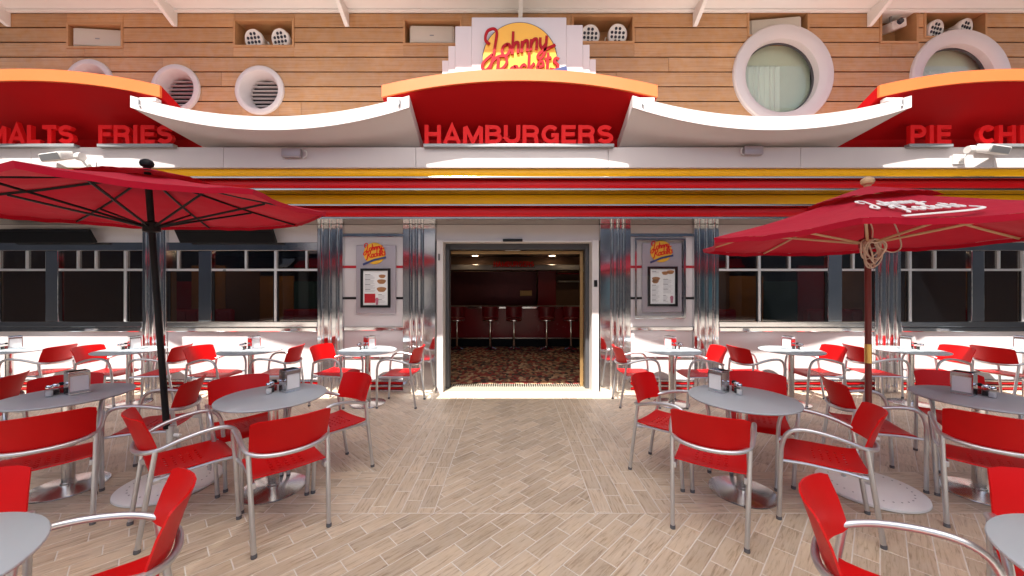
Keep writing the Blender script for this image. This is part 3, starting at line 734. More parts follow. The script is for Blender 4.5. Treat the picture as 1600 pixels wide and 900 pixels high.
def poster(pa, pb, pc, pd, label, side):
    x0, x1, z1, z0 = wx(pa), wx(pb), wz(pc), wz(pd); c = (x0+x1)/2
    t = thing('menu_board', label, 'menu board', (c, 5.66, z0), 0, 'menu boards beside the door')
    obj('board', MB().box(x0, x1, 5.625, 5.655, z0, z1, .008), 'grey_lavender', t, world=True)
    lc, lz, lr = c-.02, z1-.13, .165
    obj('logo_disc', MB().lathe([(0,-.012),(lr-.003,-.012),(lr,-.008),(lr,0),(0,0)], 40, (lc, 5.624, lz), 'y'), 'yellow_sign', t, world=True)
    obj('logo_script', script(LOGO, .048, .014, .004).xf(Matrix.Translation((lc-.005, 5.611, lz+.03))), 'red_letter', t, world=True)
    obj('logo_banner', MB().ribbon([(lc-.17, lz-.17), (lc, lz-.10), (lc+.18, lz-.06)], .03, 5.604, 5.611), 'blue_sign', t, world=True)
    mx0, mx1, mz1, mz0 = c-.225, c+.225, z1-.36, z0+.095
    m = MB(); w = .035
    m.box(mx0, mx1, 5.595, 5.624, mz0, mz0+w); m.box(mx0, mx1, 5.595, 5.624, mz1-w, mz1); m.box(mx0, mx0+w, 5.5955, 5.6235, mz0+w, mz1-w); m.box(mx1-w, mx1, 5.5955, 5.6235, mz0+w, mz1-w)
    obj('menu_frame', m, 'black', t, world=True)
    s = obj('menu_sheet', MB().box(mx0+w, mx1-w, 5.615, 5.6235, mz0+w, mz1-w), 'paper', t, world=True)
    rnd = random.Random(int(pa)); tm = MB(); hd = MB()
    def para(xa, xb, za, zb):
        z = za; i = 0
        while z > zb:
            (hd if i % 6 == 0 else tm).box(xa, xa+(xb-xa)*(.5 if i % 6 == 0 else .7+.3*rnd.random()), 5.6135, 5.6148, z-(.007 if i % 6 == 0 else .004), z); z -= .0125; i += 1
    W_ = mx1-mx0-2*w; a = mx0+w
    if side < 0:
        para(a+.03, a+.19, mz1-.09, mz0+.24); para(a+.23, a+.34, mz0+.20, mz0+.07)
        obj('red_panel', MB().box(a+.02, a+.185, 5.6125, 5.6149, mz0+.07, mz0+.21), 'red_stripe', s, world=True)
        pics = [(a+.29, mz1-.12, .05), (a+.28, mz1-.2, .065), (a+.28, mz1-.32, .07)]
    else:
        para(a+.03, a+.16, mz1-.07, mz1-.10); para(a+.03, a+.15, mz1-.28, mz0+.07); para(a+.2, a+.35, mz1-.19, mz0+.2); para(a+.2, a+.28, mz0+.17, mz0+.07)
        pics = [(a+.23, mz1-.10, .05), (a+.31, mz1-.085, .055), (a+.09, mz1-.19, .06), (a+.08, mz1-.23, .05)]
    obj('menu_text', tm, 'ink_light', s, world=True); obj('menu_headings', hd, 'ink', s, world=True)
    for (x, z, r) in pics:
        obj('food_picture', MB().ext_y([(x+r*(1+.15*math.sin(3*q))*math.cos(q), z+.62*r*(1+.12*math.cos(2*q))*math.sin(q)) for q in [2*math.pi*k/14 for k in range(14)]], 5.6128, 5.6149), 'burger_brown', s, world=True)
    if side > 0 or True:
        x, z = (a+.33, mz0+.10) if side > 0 else (a+.21, mz0+.09)
        obj('shake_picture', MB().ext_y([(x-.015,z-.05),(x+.015,z-.05),(x+.026,z+.04),(x+.012,z+.06),(x-.012,z+.06),(x-.026,z+.04)], 5.6122, 5.6149), 'shake_pink', s, world=True)
    if side > 0:
        m = MB(); A, B, Z1, Z0 = wx(990), wx(1069), wz(373), wz(497); w = .03
        m.box(A, B, 5.585, 5.664, Z0, Z0+w, .004); m.box(A, B, 5.585, 5.664, Z1-w, Z1, .004); m.box(A, A+w, 5.587, 5.663, Z0+w, Z1-w); m.box(B-w, B, 5.587, 5.663, Z0+w, Z1-w)
        obj('case_frame', m, 'chrome_flat', t, world=True)
        obj('case_glass', MB().box(A+w, B-w, 5.589, 5.593, Z0+w, Z1-w), 'clear_glass', t, world=True)
poster(557, 619, 383, 490, 'menu board with round yellow logo left of the doorway', -1)
poster(1003, 1065, 380, 488, 'menu board in a chrome framed glass case right of the doorway', 1)

# doorway
dx0, dx1 = wx(693), wx(924); dtop = 2.30
part('door_header', MB().box(wx(681)+.002, wx(937)-.002, 5.66, 5.80, 2.335, 2.573), 'white_paint')
fr = MB(); fr.box(wx(683), dx0, 5.60, 5.95, 0.0, 2.333, .008); fr.box(dx1, wx(935), 5.60, 5.95, 0.0, 2.333, .008); fr.box(dx0+.001, dx1-.001, 5.61, 5.95, dtop, 2.332, .006)
df = part('door_frame', fr, 'white_paint')
g = MB(); g.box(dx0+.002, dx0+.06, 5.80, 5.94, 0.012, dtop-.003, .004); g.box(dx0+.061, dx1-.061, 5.80, 5.94, dtop-.09, dtop-.004, .004); g.box(dx1-.06, dx1-.002, 5.80, 5.94, .012, dtop-.003, .004)
obj('inner_frame', g, 'dark_grey', df, world=True)
g = MB(); g.box(dx1-.115, dx1-.062, 5.955, 6.0, .012, dtop-.1, .004); g.box(dx0+.062, dx1-.117, 5.955, 6.0, dtop-.15, dtop-.1, .004)
obj('bronze_lining', g, 'bronze', df, world=True)
dl = obj('door_leaf', MB().box(dx0+.004, dx0+.05, 6.0, 6.05, .012, dtop-.09, .004), 'steel', df, world=True)
obj('sensor', MB().box(-.14, .16, 5.575, 5.61, 2.305, 2.345, .008), 'black', df, world=True)
obj('key_switch', MB().box(dx1+.03, dx1+.08, 5.585, 5.60, 1.62, 1.72, .004), 'black', df, world=True)
obj('latch', MB().box(dx0-.07, dx0-.045, 5.58, 5.60, 2.02, 2.12, .006), 'dark_grey', df, world=True)
part('threshold', MB().box(dx0-.02, dx1+.02, 5.665, 6.10, .0, .014, .003), 'threshold')
m = MB()
for k in range(60):
    x = dx0 + .05 + k*(dx1-dx0-.1)/60
    m.box(x, x+.02, 5.90, 6.08, .0145, .02)
part('mat_bars', m, 'steel')
part('end_pier', MB().box(XL-1.2, XL, 5.6, 5.8, 0, 5.8), 'white_paint'); part('end_pier', MB().box(XR, XR+1.2, 5.6, 5.8, 0, 5.8), 'white_paint')

# ------------------------------------------------------------------ diner interior
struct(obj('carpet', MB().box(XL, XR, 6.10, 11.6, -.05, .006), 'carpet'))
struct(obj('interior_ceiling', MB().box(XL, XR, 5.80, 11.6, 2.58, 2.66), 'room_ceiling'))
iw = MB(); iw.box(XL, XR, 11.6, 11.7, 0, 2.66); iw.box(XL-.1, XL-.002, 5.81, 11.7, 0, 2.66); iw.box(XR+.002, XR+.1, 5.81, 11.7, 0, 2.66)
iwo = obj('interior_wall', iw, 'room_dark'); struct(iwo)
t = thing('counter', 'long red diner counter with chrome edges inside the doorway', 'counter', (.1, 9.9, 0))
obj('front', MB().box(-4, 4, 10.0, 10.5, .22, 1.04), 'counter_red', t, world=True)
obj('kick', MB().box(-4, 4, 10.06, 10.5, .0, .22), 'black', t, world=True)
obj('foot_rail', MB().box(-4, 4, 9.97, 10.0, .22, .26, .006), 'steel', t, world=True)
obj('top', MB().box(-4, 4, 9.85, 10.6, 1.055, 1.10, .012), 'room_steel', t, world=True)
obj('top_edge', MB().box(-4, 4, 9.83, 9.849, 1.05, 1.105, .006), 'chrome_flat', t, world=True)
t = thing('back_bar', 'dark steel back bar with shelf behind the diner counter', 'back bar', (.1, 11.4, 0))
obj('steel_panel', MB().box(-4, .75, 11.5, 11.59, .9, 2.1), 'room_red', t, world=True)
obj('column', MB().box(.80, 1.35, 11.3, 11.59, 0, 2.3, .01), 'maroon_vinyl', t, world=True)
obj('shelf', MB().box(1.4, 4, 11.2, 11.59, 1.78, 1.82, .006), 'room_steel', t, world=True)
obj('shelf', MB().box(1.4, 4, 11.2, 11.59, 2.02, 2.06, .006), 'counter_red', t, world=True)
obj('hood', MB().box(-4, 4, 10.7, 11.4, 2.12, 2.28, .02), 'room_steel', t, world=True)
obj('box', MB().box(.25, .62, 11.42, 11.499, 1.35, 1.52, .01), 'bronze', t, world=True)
t = thing('letter_sign', 'dark red HAMBURGERS letters over the counter inside the diner', 'sign', (.05, 10.4, 2.2))
obj('rail', MB().box(-.55, .65, 10.38, 10.42, 2.17, 2.2), 'dark_grey', t, world=True)
word('HAMBURGERS', -.52, 1.14, 2.2, .15, 10.38, .03, 'red_letter', t)
def stool():
    t = thing('bar_stool', '', 'bar stool', (0,0,0), 0, 'stools along the diner counter')
    obj('pole', MB().lathe([(.03,.02),(.03,.74)], 14), 'chrome', t, smooth=True)
    obj('base', MB().lathe([(.17,0.0),(.17,.015),(.14,.035),(.06,.06),(.035,.10),(.03,.10)], 24), 'chrome', t, smooth=True)
    obj('seat', MB().lathe([(.12,.73),(.19,.74),(.205,.77),(.205,.81),(.18,.835),(0,.84)], 24), 'maroon_vinyl', t, smooth=True)
    obj('seat_ring', MB().ring([(.207,.755),(.214,.757),(.214,.775),(.207,.777)], 24, axis='z'), 'chrome', t, smooth=True)
    m = MB(); n = 10; P = []
    for k in range(n+1):
        a = R(210 + 120*k/n)
        for r_, z in ((.19,.86),(.225,.86),(.245,1.12),(.21,1.12)): P.append((r_*math.cos(a), r_*math.sin(a), z))
    m.add(P, [(4*k+j, 4*k+(j+1)%4, 4*k+4+(j+1)%4, 4*k+4+j) for k in range(n) for j in range(4)] + [(0,1,2,3),(4*n+3,4*n+2,4*n+1,4*n)])
    obj('backrest', m, 'maroon_vinyl', t, smooth=True)
    for s in (-1, 1): obj('back_strut', MB().tube([(s*.06,-.17,.8),(s*.06,-.215,.88)], .01, 6), 'chrome', t)
    return t
st = stool()
for i, (px, lab) in enumerate(((714,'leftmost of the five counter stools inside the doorway'), (766,'second counter stool from the left inside the doorway'), (803,'middle counter stool straight ahead inside the doorway'), (854,'second counter stool from the right inside the doorway'), (892,'rightmost of the five counter stools inside the doorway'))):
    o = st if i == 0 else copy_tree(st)
    o.location = ((px-800)*9.55/575, 9.55, .006); o['label'] = lab
for i, (x, y, lab) in enumerate(((-1.35,9.9,'round ceiling downlight upper left inside the doorway'), (1.65,9.9,'round ceiling downlight upper right inside the doorway'), (-1.1,11.0,'small far ceiling downlight on the left inside the doorway'), (1.2,11.0,'small far ceiling downlight on the right inside the doorway'),
  (-6.9,7.4,'added downlight brightening the room behind the far left window'), (-5.0,7.4,'added downlight brightening the room behind the left pilaster window'), (-3.6,7.4,'added downlight brightening the window left of the menu board'),  # six lamps added to brighten the room behind the windows
  (3.8,7.4,'added downlight brightening the window right of the menu board'), (5.2,7.4,'added downlight brightening the room behind the maroon parasol pole'), (7.0,7.4,'added downlight brightening the room behind the far right window'))):
    t = thing('ceiling_light', lab, 'ceiling light', (x, y, 2.56), 0, 'downlights in the diner ceiling')
    obj('trim_ring', MB().ring([(.10,.018),(.13,.018),(.13,.0),(.10,-.004)], 20, axis='z'), 'room_steel', t)
    obj('lamp', MB().lathe([(0,.004),(.099,.004),(.099,.016),(0,.016)], 20), 'downlight', t)
t = thing('ceiling_camera', 'white square box fixed above the doorway inside', 'sensor', (.02, 7.6, 2.36))
obj('box', MB().box(-.16, .16, 0, .12, .0, .10, .012), 'lamp_white', t); obj('lens', MB().lathe([(0,-.03),(.03,-.02),(.035,0),(0,0)], 12, (0,.05,-.002)), 'lens_dark', t); obj('hanger', MB().box(-.03,.03,.05,.08,.10,.21), 'mid_grey', t)
mk('amber_panel', (.34,.15,.03), .5, var=.2); mk('teal_panel', (.03,.08,.08), .4, var=.2)
for sgn, lab in ((-1,'panelled amber partition dimly seen through the left windows'), (1,'panelled amber partition dimly seen through the right windows')):
    t = thing('partition', lab, 'partition', (sgn*5.3, 8.3, 0), 0, 'partitions inside the diner')
    for k, mm in enumerate(('counter_red','amber_panel','room_dark','amber_panel','teal_panel','counter_red','amber_panel')):
        obj('partition_panel', MB().box(-2.7+k*.77, -2.7+k*.77+.76, 0, .05, .1, 1.75+.12*((k*3) % 4), .006), mm, t)
    obj('plinth', MB().box(-2.7, 2.7, -.02, .06, 0, .099), 'black', t)
# red booths seen dimly through the windows
for i, (x, lab) in enumerate(((-4.3,'dark red booth seat dimly seen through the left window'), (-6.6,'dark red booth seat behind the far left window'), (4.2,'dark red booth seat dimly seen through the right window'), (6.9,'dark red booth seat behind the far right window'))):
    t = thing('booth_seat', lab, 'booth', (x, 7.6, 0), 0, 'booths inside the diner')
    obj('base', MB().box(-.6,.6,-.25,.25,.0,.25), 'black', t); obj('seat', MB().box(-.6,.6,-.25,.25,.252,.46,.04), 'counter_red', t, smooth=True)
    obj('backrest', MB().box(-.6,.6,.252,.40,.0,1.15,.05), 'counter_red', t, smooth=True)
    for k in range(5): obj('channel', MB().box(-.56+.225*k,-.56+.225*k+.215,.215,.251,.48,1.1,.016), 'counter_red', t, smooth=True)

# ------------------------------------------------------------------ displays and fixtures on the front
for pa, pb, lab in ((11,160,'black tilted flat display under the bands at far left'), (290,437,'black tilted flat display under the bands beside the left pilaster')):
    x0, x1 = wx(pa)+.02, wx(pb)+.02; w = x1-x0
    t = thing('tilted_display', lab, 'display', ((x0+x1)/2, 5.5, 2.28), 0, 'tilted displays above the windows')
    M = Matrix.Translation((0,.04,.0)) @ Matrix.Rotation(R(28), 4, 'X')
    obj('screen', MB().box(-w/2+.02, w/2-.02, -.024, -.0185, .02, .19).xf(M), 'black_screen', t)
    obj('casing', MB().box(-w/2, w/2, -.018, .03, .0, .21, .006).xf(M), 'black', t)
    for s in (-.3, .3): obj('arm', MB().box(s*w-.02, s*w+.02, .03, .155, .10, .13), 'mid_grey', t)
def floodlight(px, py, flip, label):
    Y = 4.6; x = (px-800)*Y/575; z = 1.6+(450-py)*Y/575
    t = thing('floodlight', label, 'floodlight', (x, Y, z), 0, 'floodlights on the white beam')
    M = Matrix.Rotation(R(-14*flip), 4, 'Z') @ Matrix.Rotation(R(20), 4, 'X')
    obj('body', MB().box(-.20, .20, -.10, .03, -.045, .05, .012).xf(M), 'lamp_white', t, smooth=True)
    obj('front_glass', MB().box(-.17, .17, -.106, -.101, -.035, .04).xf(M), 'mid_grey', t)
    obj('knob', MB().lathe([(0,-.03),(.045,-.03),(.05,.0),(.05,.03),(0,.035)], 16, (flip*.24,0,-.0), 'x'), 'lamp_white', t, smooth=True)
    obj('bracket', MB().tube([(flip*.24,.0,.0),(flip*.27,.04,-.09),(flip*.27,.095,-.12)], .014, 6), 'lamp_white', t)
    obj('mount_plate', MB().box(flip*.27-.07, flip*.27+.07, .085, .098, -.15, -.03, .003), 'lamp_white', t)
floodlight(95, 245, 1, 'white floodlight on the beam below the FRIES letters')
floodlight(1545, 234, -1, 'white floodlight on the beam below the CHI letters')
for px, py, s, lab in ((460,241,1,'small pale box sensor on the beam left of the doorway'), (1177,237,-1,'small pale box sensor on the beam right of the doorway')):
    Y = 4.69; t = thing('box_sensor', lab, 'sensor', ((px-800)*Y/575, Y, 1.6+(450-py)*Y/575-.05), 0, 'box sensors on the white beam')
    obj('housing', MB().box(-.14, .10, -.05, .005, 0, .11, .012), 'grey_lavender', t, smooth=True)
    obj('cable_loop', MB().tube(smooth_path([(s*.13,-.01,.09),(s*.17,-.03,.07),(s*.17,-.03,.02),(s*.12,-.01,.0)], 5), .008, 6), 'lamp_white', t)

# ------------------------------------------------------------------ chairs
def grid_panel(xs, ys, fz, holes=(), thick=.008):
    bm = bmesh.new(); V = [[bm.verts.new(fz(x, y)) for y in ys] for x in xs]
    for i in range(len(xs)-1):
        for j in range(len(ys)-1):
            if (i, j) in holes: continue
            bm.faces.new((V[i][j], V[i+1][j], V[i+1][j+1], V[i][j+1]))
    bmesh.ops.recalc_face_normals(bm, faces=bm.faces[:])
    bmesh.ops.solidify(bm, geom=bm.faces[:], thickness=thick)
    return MB().bm(bm)
def make_chair():
    t = thing('armchair', '', 'chair', (0,0,0), 0, 'red cafe armchairs')
    half = [(.243,.232,.42),(.236,.242,.53),(.205,.25,.615),(.14,.254,.652),(.04,.252,.652),(-.08,.245,.628),(-.17,.228,.596),(-.232,.17,.578),(-.262,.085,.570),(-.27,0,.568)]
    P = half + [(x,-y,z) for x,y,z in half[-2::-1]]
    obj('arm_tube', MB().tube(smooth_path(P, 4), .0145, 10), 'alu', t, smooth=True)
    for s in (1,-1):
        obj('leg', MB().tube([(.252,s*.212,.012),(.243,s*.232,.4195)], .0145, 10), 'alu', t, smooth=True)
        obj('leg', MB().tube([(-.268,s*.208,.012),(-.19,s*.224,.588)], .0145, 10), 'alu', t, smooth=True)
        obj('side_rail', MB().tube([(.238,s*.222,.415),(.1,s*.205,.418),(-.1,s*.200,.412),(-.205,s*.212,.405)], .011, 8), 'alu', t, smooth=True)
        obj('bracket', MB().box(-.225,-.165,s*.205-.012,s*.205+.012,.385,.422,.003), 'alu', t)
        for x, y in ((.252,s*.212),(-.268,s*.208)):
            obj('foot_cap', MB().lathe([(.017,.0),(.017,.018),(.0150,.022),(.0150,.024)], 10, (x,y,0)), 'plastic_foot', t, smooth=True)
    for x in (.12,-.12): obj('cross_bar', MB().tube([(x,.203,.413),(x,-.203,.413)], .010, 8), 'alu', t)
    xs = [-.205,-.185]; 
    hx = []
    for k in range(5): a = -.125 + k*.042; xs += [a, a+.013]; hx.append(len(xs)-2)
    xs += [.10,.15,.19,.215,.232,.238]
    ys = [-.208,-.19]; hy = []
    for k in range(5): a = -.103 + k*.044; ys += [a, a+.022]; hy.append(len(ys)-2)
    ys += [.19,.208]
    def fz(x, y):
        z = .436 - .010*(1-(y/.21)**2)*(1 if x < .19 else .4)
        if x > .15: z -= ((x-.15)/.088)**2*.03
        if x < -.15: z += ((-.15-x)/.055)**2*.012
        return (x, y*(1.0 if x < .15 else 1-.12*((x-.15)/.088)**2), z)
    obj('seat', grid_panel(xs, ys, fz, {(i, j) for i in hx for j in hy}), 'red_chair', t, smooth=True)
    us = [-1,-.97,-.85,-.6,-.3,0,.3,.6,.85,.97,1]; vs = [0,.06,.3,.6,.92,1]
    def fb(v, u):
        a = u*.222; lean = .055*v + .015*v*v
        e = .012*max(0, (abs(u)-.9)/.1) if v > .9 or v < .05 else 0
        return (-.253 + .075*u*u - lean, a*(1+.02*v), .568 + .222*v - (e if v > .5 else -e) + .008*(1-u*u)*(v))
    obj('backrest', grid_panel(vs, us, fb), 'red_chair', t, smooth=True)
    return t
proto = make_chair()
chairs = [
 (-1.56,2.51,134,'red armchair with its back to us at the second table left of the walkway'),
 (-2.24,2.55,50,'red armchair in side view left of the grey table, beside the white umbrella foot'),
 (-2.27,3.13,-45,'red armchair tucked behind the grey table next to the black umbrella pole'),
 (-1.57,3.19,234,'red armchair right of the grey table, nearest the walkway on the left side'),
 (1.385,2.56,58,'red armchair with its back to us at the grey table right of the walkway'),
 (2.17,2.575,146,'red armchair in side view over the right-hand white umbrella foot'),
 (2.18,3.25,240,'red armchair tucked behind the grey table right of the walkway'),
 (1.375,3.20,-44,'red armchair left of the grey table, nearest the walkway on the right side'),
 (-3.17,2.51,138,'red armchair with its back to us at the dark table at the left edge'),
 (-3.06,3.18,200,'shaded red armchair standing right behind the black umbrella pole'),
 (-3.88,3.17,-47,'red armchair hidden behind the shaded table at the left edge'),
 (-4.86,3.30,205,'red armchair cut by the left picture edge in the middle row'),
 (-1.56,1.325,221,'large foreground red armchair at bottom left beside the pale table'),
 (-2.17,1.34,-45,'red armchair cut by the left picture edge in the foreground'),
 (1.40,1.275,-43,'large foreground red armchair at bottom right with curved arm'),
 (2.14,1.33,226,'red armchair cut by the right picture edge in the foreground'),
 (3.24,2.50,45,'red armchair with its back to us at the shaded table at the right edge'),
 (3.06,3.15,340,'shaded red armchair in side view beside the maroon umbrella pole'),
 (4.00,3.28,238,'red armchair hidden behind the shaded table at the right edge'),
]
wt = [(-6.94,None,-6.52), (-5.27,-5.60,-4.85), (-3.60,-4.06,-3.25), (-1.99,-2.43,-1.53), (2.20,1.71,2.57), (3.85,3.33,4.20), (5.50,5.02,5.88), (7.10,6.78,None)]
wn = ['outermost left wall table','wall table behind the black umbrella pole','wall table left of the left menu board','wall table under the left menu board','wall table under the right menu board','wall table right of the right menu board','wall table behind the maroon umbrella pole','outermost right wall table']
rnd = random.Random(5)
for (tx, a, b), nm in zip(wt, wn):
    if a is not None: chairs.append((a, 5.08+rnd.uniform(-.04,.04), rnd.uniform(-14,8), 'sunlit red armchair on the left of the '+nm))
    if b is not None: chairs.append((b, 5.08+rnd.uniform(-.04,.04), 180+rnd.uniform(-8,14), 'sunlit red armchair on the right of the '+nm))
FZ = .006
for i, (x, y, a, lab) in enumerate(chairs):
    o = proto if i == 0 else copy_tree(proto)
    o.location = (x, y, FZ); o.rotation_euler = (0, 0, R(a)); o['label'] = lab

# ------------------------------------------------------------------ tables
def make_table():
    t = thing('cafe_table', '', 'table', (0,0,0), 0, 'round grey cafe tables')
    obj('top', MB().lathe([(0,.722),(.372,.722),(.38,.727),(.382,.732),(.38,.737),(.374,.740),(0,.740)], 64), 'table_grey', t, smooth=True)
    obj('plate', MB().lathe([(0,.708),(.14,.708),(.14,.7215),(0,.7215)], 24), 'dark_grey', t)
    obj('column', MB().lathe([(.038,.02),(.038,.7075)], 24), 'steel', t, smooth=True)
    obj('base', MB().lathe([(.232,0.0),(.236,.004),(.234,.010),(.215,.015),(.06,.026),(.045,.03),(.045,.045),(.0385,.047)], 48), 'steel', t, smooth=True)
    return t
tb = make_table()
tables = [(-1.90,2.93,'grey round table left of the walkway with napkin box'), (1.80,2.88,'grey round table right of the walkway with napkin box'),
          (-3.555,2.95,'shaded dark grey table at the left picture edge'), (3.64,2.87,'shaded dark grey table at the right picture edge'),
          (-1.9,1.03,'pale foreground table cut by the bottom left corner'), (1.93,1.02,'pale foreground table cut by the bottom right corner')]
tables += [(tx, 5.08, 'round table: '+nm) for (tx, _, _), nm in zip(wt, wn)]
for i, (x, y, lab) in enumerate(tables):
    o = tb if i == 0 else copy_tree(tb)
    o.location = (x, y, FZ); o.rotation_euler = (0,0,rnd.uniform(0,6)); o['label'] = lab
TZ = FZ + .7402
def make_box():
    t = thing('napkin_dispenser', '', 'napkin dispenser', (0,0,0), 0, 'chrome napkin dispensers')
    m = MB(); m.box(-.06,.06,-.05,.05,0,.012,.003); m.box(-.06,.06,-.05,.05,.172,.185,.004)
    m.box(-.06,-.052,-.0495,.0495,.012,.172); m.box(.052,.06,-.0495,.0495,.012,.172)
    obj('casing', m, 'chrome_flat', t)
    for y in (-.0502,.0462):
        for za, zb in ((.0125,.03), (.15,.1715)): obj('face_plate', MB().box(-.0518,.0518,y,y+.004,za,zb), 'chrome_flat', t)
    obj('napkins', MB().box(-.0515,.0515,-.044,.044,.0125,.1715), 'napkin', t)
    return t
def make_shaker(name, cat, fill, lid):
    t = thing(name, '', cat, (0,0,0), 0, cat+'s on the tables')
    obj('jar', MB().lathe([(.020,0),(.023,.003),(.023,.05),(.019,.062),(.019,.066)], 14), 'clear_glass', t, smooth=True)
    obj('filling', MB().lathe([(.018,.004),(.0195,.006),(.0195,.042),(0,.042)], 12), fill, t, smooth=True)
    obj('lid', MB().lathe([(.0205,.066),(.021,.078),(.016,.088),(0,.091)], 14), lid, t, smooth=True)
    return t
bx = make_box(); sa = make_shaker('salt_shaker', 'salt shaker', 'salt', 'chrome'); pe = make_shaker('pepper_shaker', 'pepper shaker', 'pepper', 'chrome'); ke = make_shaker('sauce_jar', 'sauce jar', 'ketchup', 'black')
sets = [(-1.88,3.05,62,'left walkway table'), (1.74,3.03,118,'right walkway table'), (-3.56,2.98,64,'left edge table'), (3.66,2.95,116,'right edge table')]
sets += [(tx + (.05 if tx > 0 else -.04), 5.14, 60 if tx < 0 else 120, nm) for (tx, _, _), nm in zip(wt, wn)]
for i, (x, y, a, nm) in enumerate(sets):
    rz = R(a); 
    o = bx if i == 0 else copy_tree(bx); o.location = (x + (.04 if x < 0 else -.04), y, TZ); o.rotation_euler = (0,0,rz); o['label'] = 'chrome napkin dispenser on the ' + nm
    sgn = -1 if x < 0 else 1
    for j, (pr, kd) in enumerate(((sa,'glass salt shaker'), (pe,'glass pepper shaker'), (ke,'small dark red sauce jar'))):
        s_ = pr if i == 0 else copy_tree(pr)
        s_.location = (x + sgn*(.080 + .010*j), y - .035 - .0 + (.05*j - .05), TZ); s_['label'] = kd + ' on the ' + nm
# fix the overlap of jars and box: jars in a row on the outer side
# ------------------------------------------------------------------ umbrellas
def umbrella(base, lean, Rr, zr, za, off, pole_mats, rib_mat, fin_mat, label, logo=None, rad=.021, zlow=.45):
    t = thing('parasol', label, 'parasol', base)
    lean = Vector((lean[0], lean[1], 1)).normalized()
    M = Vector((0,0,1)).rotation_difference(lean).to_matrix().to_4x4()
    def ob2(n, m, mat, par=t, smooth=False, fix=True): return obj(n, m.xf(M), mat, par, smooth, fix=fix)
    for (z0, z1, mt, rr) in pole_mats: ob2('pole', MB().tube([(0,0,z0),(0,0,z1)], rr, 16), mt, smooth=True)
    prof = lambda r: zr + (za-zr)*(1-r/Rr) - .035*math.sin(math.pi*r/Rr)*.6
    # canopy, eight panels, each a curved sheet hung between ribs
    def sheet(r0, r1, z_off, nr=8, na=8, wav=0.):
        V = []; F = []
        N = 8*na
        for i in range(nr+1):
            r = r0 + (r1-r0)*i/nr
            for k in range(N):
                s = k/na; q = int(s); f = s-q; a0 = off + R(45)*q; a1 = a0 + R(45)
                p = Vector((math.cos(a0), math.sin(a0)))*(1-f) + Vector((math.cos(a1), math.sin(a1)))*f
                edge = math.sin(math.pi*f)
                scal = 1 - .035*edge*(i/nr)
                z = prof(r) - .05*edge*(r/Rr)*(1-.45*r/Rr) + z_off + wav*edge*(i/nr) + .004*math.sin(k*2.7+i*1.3)*(i/nr)
                V.append((p.x*r*scal, p.y*r*scal, z))
        for i in range(nr):
            for k in range(N): l = (k+1) % N; F.append((i*N+k, i*N+l, (i+1)*N+l, (i+1)*N+k))
        return MB().add(V, F)
    can = ob2('canopy', sheet(.16, Rr, 0), 'canopy_red', smooth=True, fix=False)
    ob2('vent_cap', sheet(.012, .40, .035, 5, 8, .03), 'canopy_red', smooth=True, fix=False)
    # hem
    hem = MB(); N = 64; V = []
    for k in range(N):
        s = k/8; q = int(s); f = s-q; a0 = off+R(45)*q; a1 = a0+R(45)
        p = Vector((math.cos(a0), math.sin(a0)))*(1-f) + Vector((math.cos(a1), math.sin(a1)))*f
        e = math.sin(math.pi*f); sc = 1-.035*e
        z = prof(Rr) - .05*e*.55 + .004*math.sin(k*2.7+8*1.3)
        V.append((p.x*Rr*sc, p.y*Rr*sc, z-.001)); V.append((p.x*Rr*sc*.992, p.y*Rr*sc*.992, z-.035))
    hem.add(V, [(2*k, 2*((k+1) % N), 2*((k+1) % N)+1, 2*k+1) for k in range(N)])
    ob2('hem', hem, 'canopy_red', smooth=True, fix=False)
    zs = za-.42
    for q in range(8):
        a = off + R(45)*q; c, s = math.cos(a), math.sin(a)
        pts = [(c*r, s*r, prof(r)-.018) for r in (.04, .3, .6, .9, Rr*.985)]
        rb = ob2('rib', MB().tube(pts, .0095, 6), rib_mat)
        rm = .62*Rr
        ob2('strut', MB().tube([(c*.045, s*.045, zs), (c*rm, s*rm, prof(rm)-.028)], .009, 6), rib_mat, rb)
    ob2('hub', MB().lathe([(.03,zs-.05),(.055,zs-.04),(.055,zs+.03),(.03,zs+.04)], 16), fin_mat if fin_mat == 'black' else 'wood_pole', smooth=True)
    ob2('top_hub', MB().lathe([(.03,za-.10),(.05,za-.09),(.05,za-.03),(.03,za-.02)], 16), fin_mat if fin_mat == 'black' else 'wood_pole', smooth=True)
    ob2('finial', MB().lathe([(.02,za+.02),(.024,za+.04),(.040,za+.05),(.045,za+.07),(.038,za+.09),(.018,za+.103),(0,za+.106)], 20), fin_mat, smooth=True)
    if logo:
        a = logo; n = Vector((math.cos(a), math.sin(a), 0))
        apo = math.cos(R(22.5)); r0 = .78*Rr
        p0 = Vector((n.x*r0*apo, n.y*r0*apo, prof(r0)-.05*.78*(1-.45*.78)))
        r1 = .5*Rr; p1 = Vector((n.x*r1*apo, n.y*r1*apo, prof(r1)-.05*.5*(1-.45*.5)))
        up = (p1-p0).normalized(); xax = Vector((-n.y, n.x, 0)); nor = xax.cross(up)
        if nor.z < 0: nor = -nor
        B = Matrix((( xax.x, -nor.x, up.x), (xax.y, -nor.y, up.y), (xax.z, -nor.z, up.z))).to_4x4()
        Mx = Matrix.Translation((p0+p1)/2 + nor*.024 - xax*.13 - up*.05) @ B @ Matrix.Diagonal((.66,1,1.75,1))
        lg = script([('Johnny', -3.3, .75), ('Rockets', -2.0, -1.75)], .060, .019, .004, tilt=R(3), gap=.16)
        o = ob2('printed_logo', lg.xf(Mx), 'paper', can)
        sw = MB().ribbon([p[:2] for p in smooth_path([(-.24,-.20,0),(.0,-.185,0),(.22,-.165,0),(.33,-.13,0),(.30,-.09,0)], 5)], .018, -.004, 0)
        ob2('printed_swoosh', sw.xf(Mx), 'paper', can)
    return t, M, prof
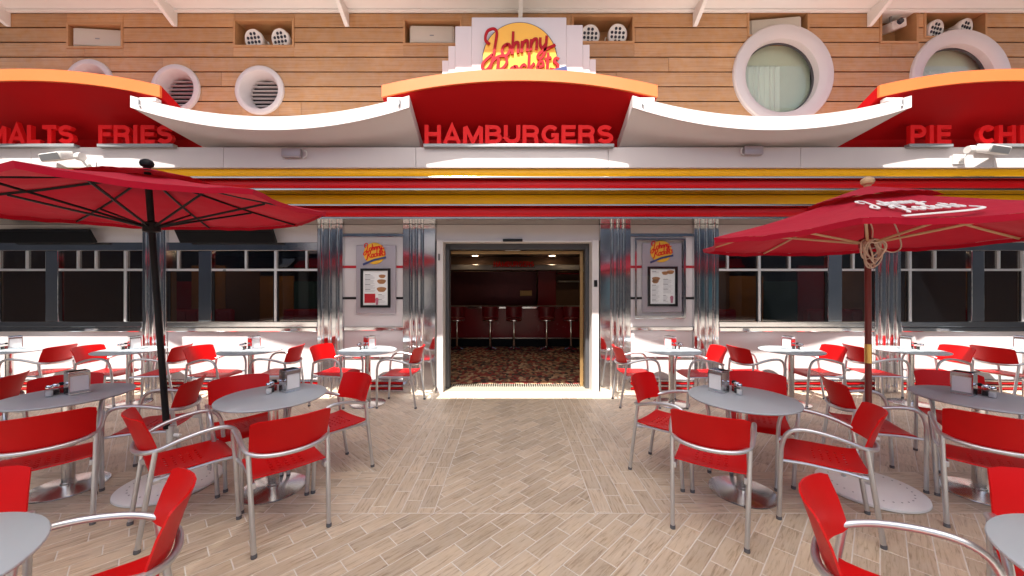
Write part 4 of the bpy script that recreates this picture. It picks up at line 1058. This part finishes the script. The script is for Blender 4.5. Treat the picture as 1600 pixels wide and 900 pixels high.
UL = Vector((-2.77,2.99,FZ)); UR = Vector((2.83,2.92,FZ))
umbrella(UL, (-.032,-.045), 1.24, 2.235, 2.50, R(22.5), [(.46,2.5,'black',.022)], 'black', 'black', 'red parasol with black pole and ribs over the left tables')
umbrella(UR, (-.004,0), 1.22, 1.995, 2.37, 0, [(.46,1.0,'wood_pole',.021), (1.0,1.15,'brass',.0225), (1.15,2.37,'wood_pole',.021)], 'wood_light', 'wood_light', 'red parasol with white script logo and maroon wooden pole over the right tables', logo=R(247.5))
def ubase(loc, label):
    t = thing('weighted_stand', label, 'parasol stand', loc, 0, 'white parasol feet')
    obj('plate', MB().lathe([(.325,0),(.335,.008),(.333,.022),(.32,.03),(.10,.042),(.05,.045),(0,.045)], 56), 'base_white', t, smooth=True)
    m = MB()
    for k in range(28): a = 2*math.pi*k/28; m.lathe([(0,.001),(.006,.001),(.006,.0)], 6, (.25*math.cos(a), .25*math.sin(a), .0365))
    obj('stud_ring', m, 'mid_grey', t)
    obj('sleeve', MB().lathe([(.035,.045),(.032,.06),(.030,.48),(.024,.485)], 20), 'alu', t, smooth=True)
    obj('clamp_knob', MB().tube([(.03,0,.40),(.075,0,.40)], .014, 8), 'lamp_white', t)
ubase(UL, 'white round parasol foot under the black pole'); ubase(UR, 'white round parasol foot under the maroon pole')
# coiled cord on the right parasol
t = thing('coiled_rope', 'bundle of pale cord hanging below the right parasol hub', 'rope', (UR.x-.045, UR.y-.075, 1.76)); t.scale = (.85,.85,.72)
rnd = random.Random(3)
for k in range(9):
    w = .05+rnd.random()*.045; hh = .10+rnd.random()*.06; ox = rnd.uniform(-.03,.03); oy = rnd.uniform(-.02,.02)
    P = [(ox+w*math.sin(a)*(1+.3*math.cos(a)), oy+.02*math.sin(2*a+k), .30-hh+hh*math.cos(a)) for a in [2*math.pi*j/14 for j in range(14)]]
    obj('loop', MB().tube(smooth_path(P, 3, True), .0065, 6, closed=True), 'rope', t, smooth=True)
obj('tail', MB().tube(smooth_path([(.0,.0,.30),(.01,.01,.42),(-.01,.03,.55),(.02,.06,.66)], 5), .006, 6), 'rope', t, smooth=True)
obj('tail', MB().tube(smooth_path([(.02,.0,.24),(.15,-.02,.16),(.24,-.02,.22),(.22,.0,.42),(.18,.03,.58)], 6), .006, 6), 'rope', t, smooth=True)
obj('wrap', MB().tube(smooth_path([(-.05,0,.27),(0,-.03,.262),(.05,0,.27),(0,.03,.278)], 4, True), .009, 6, closed=True), 'rope', t, smooth=True)
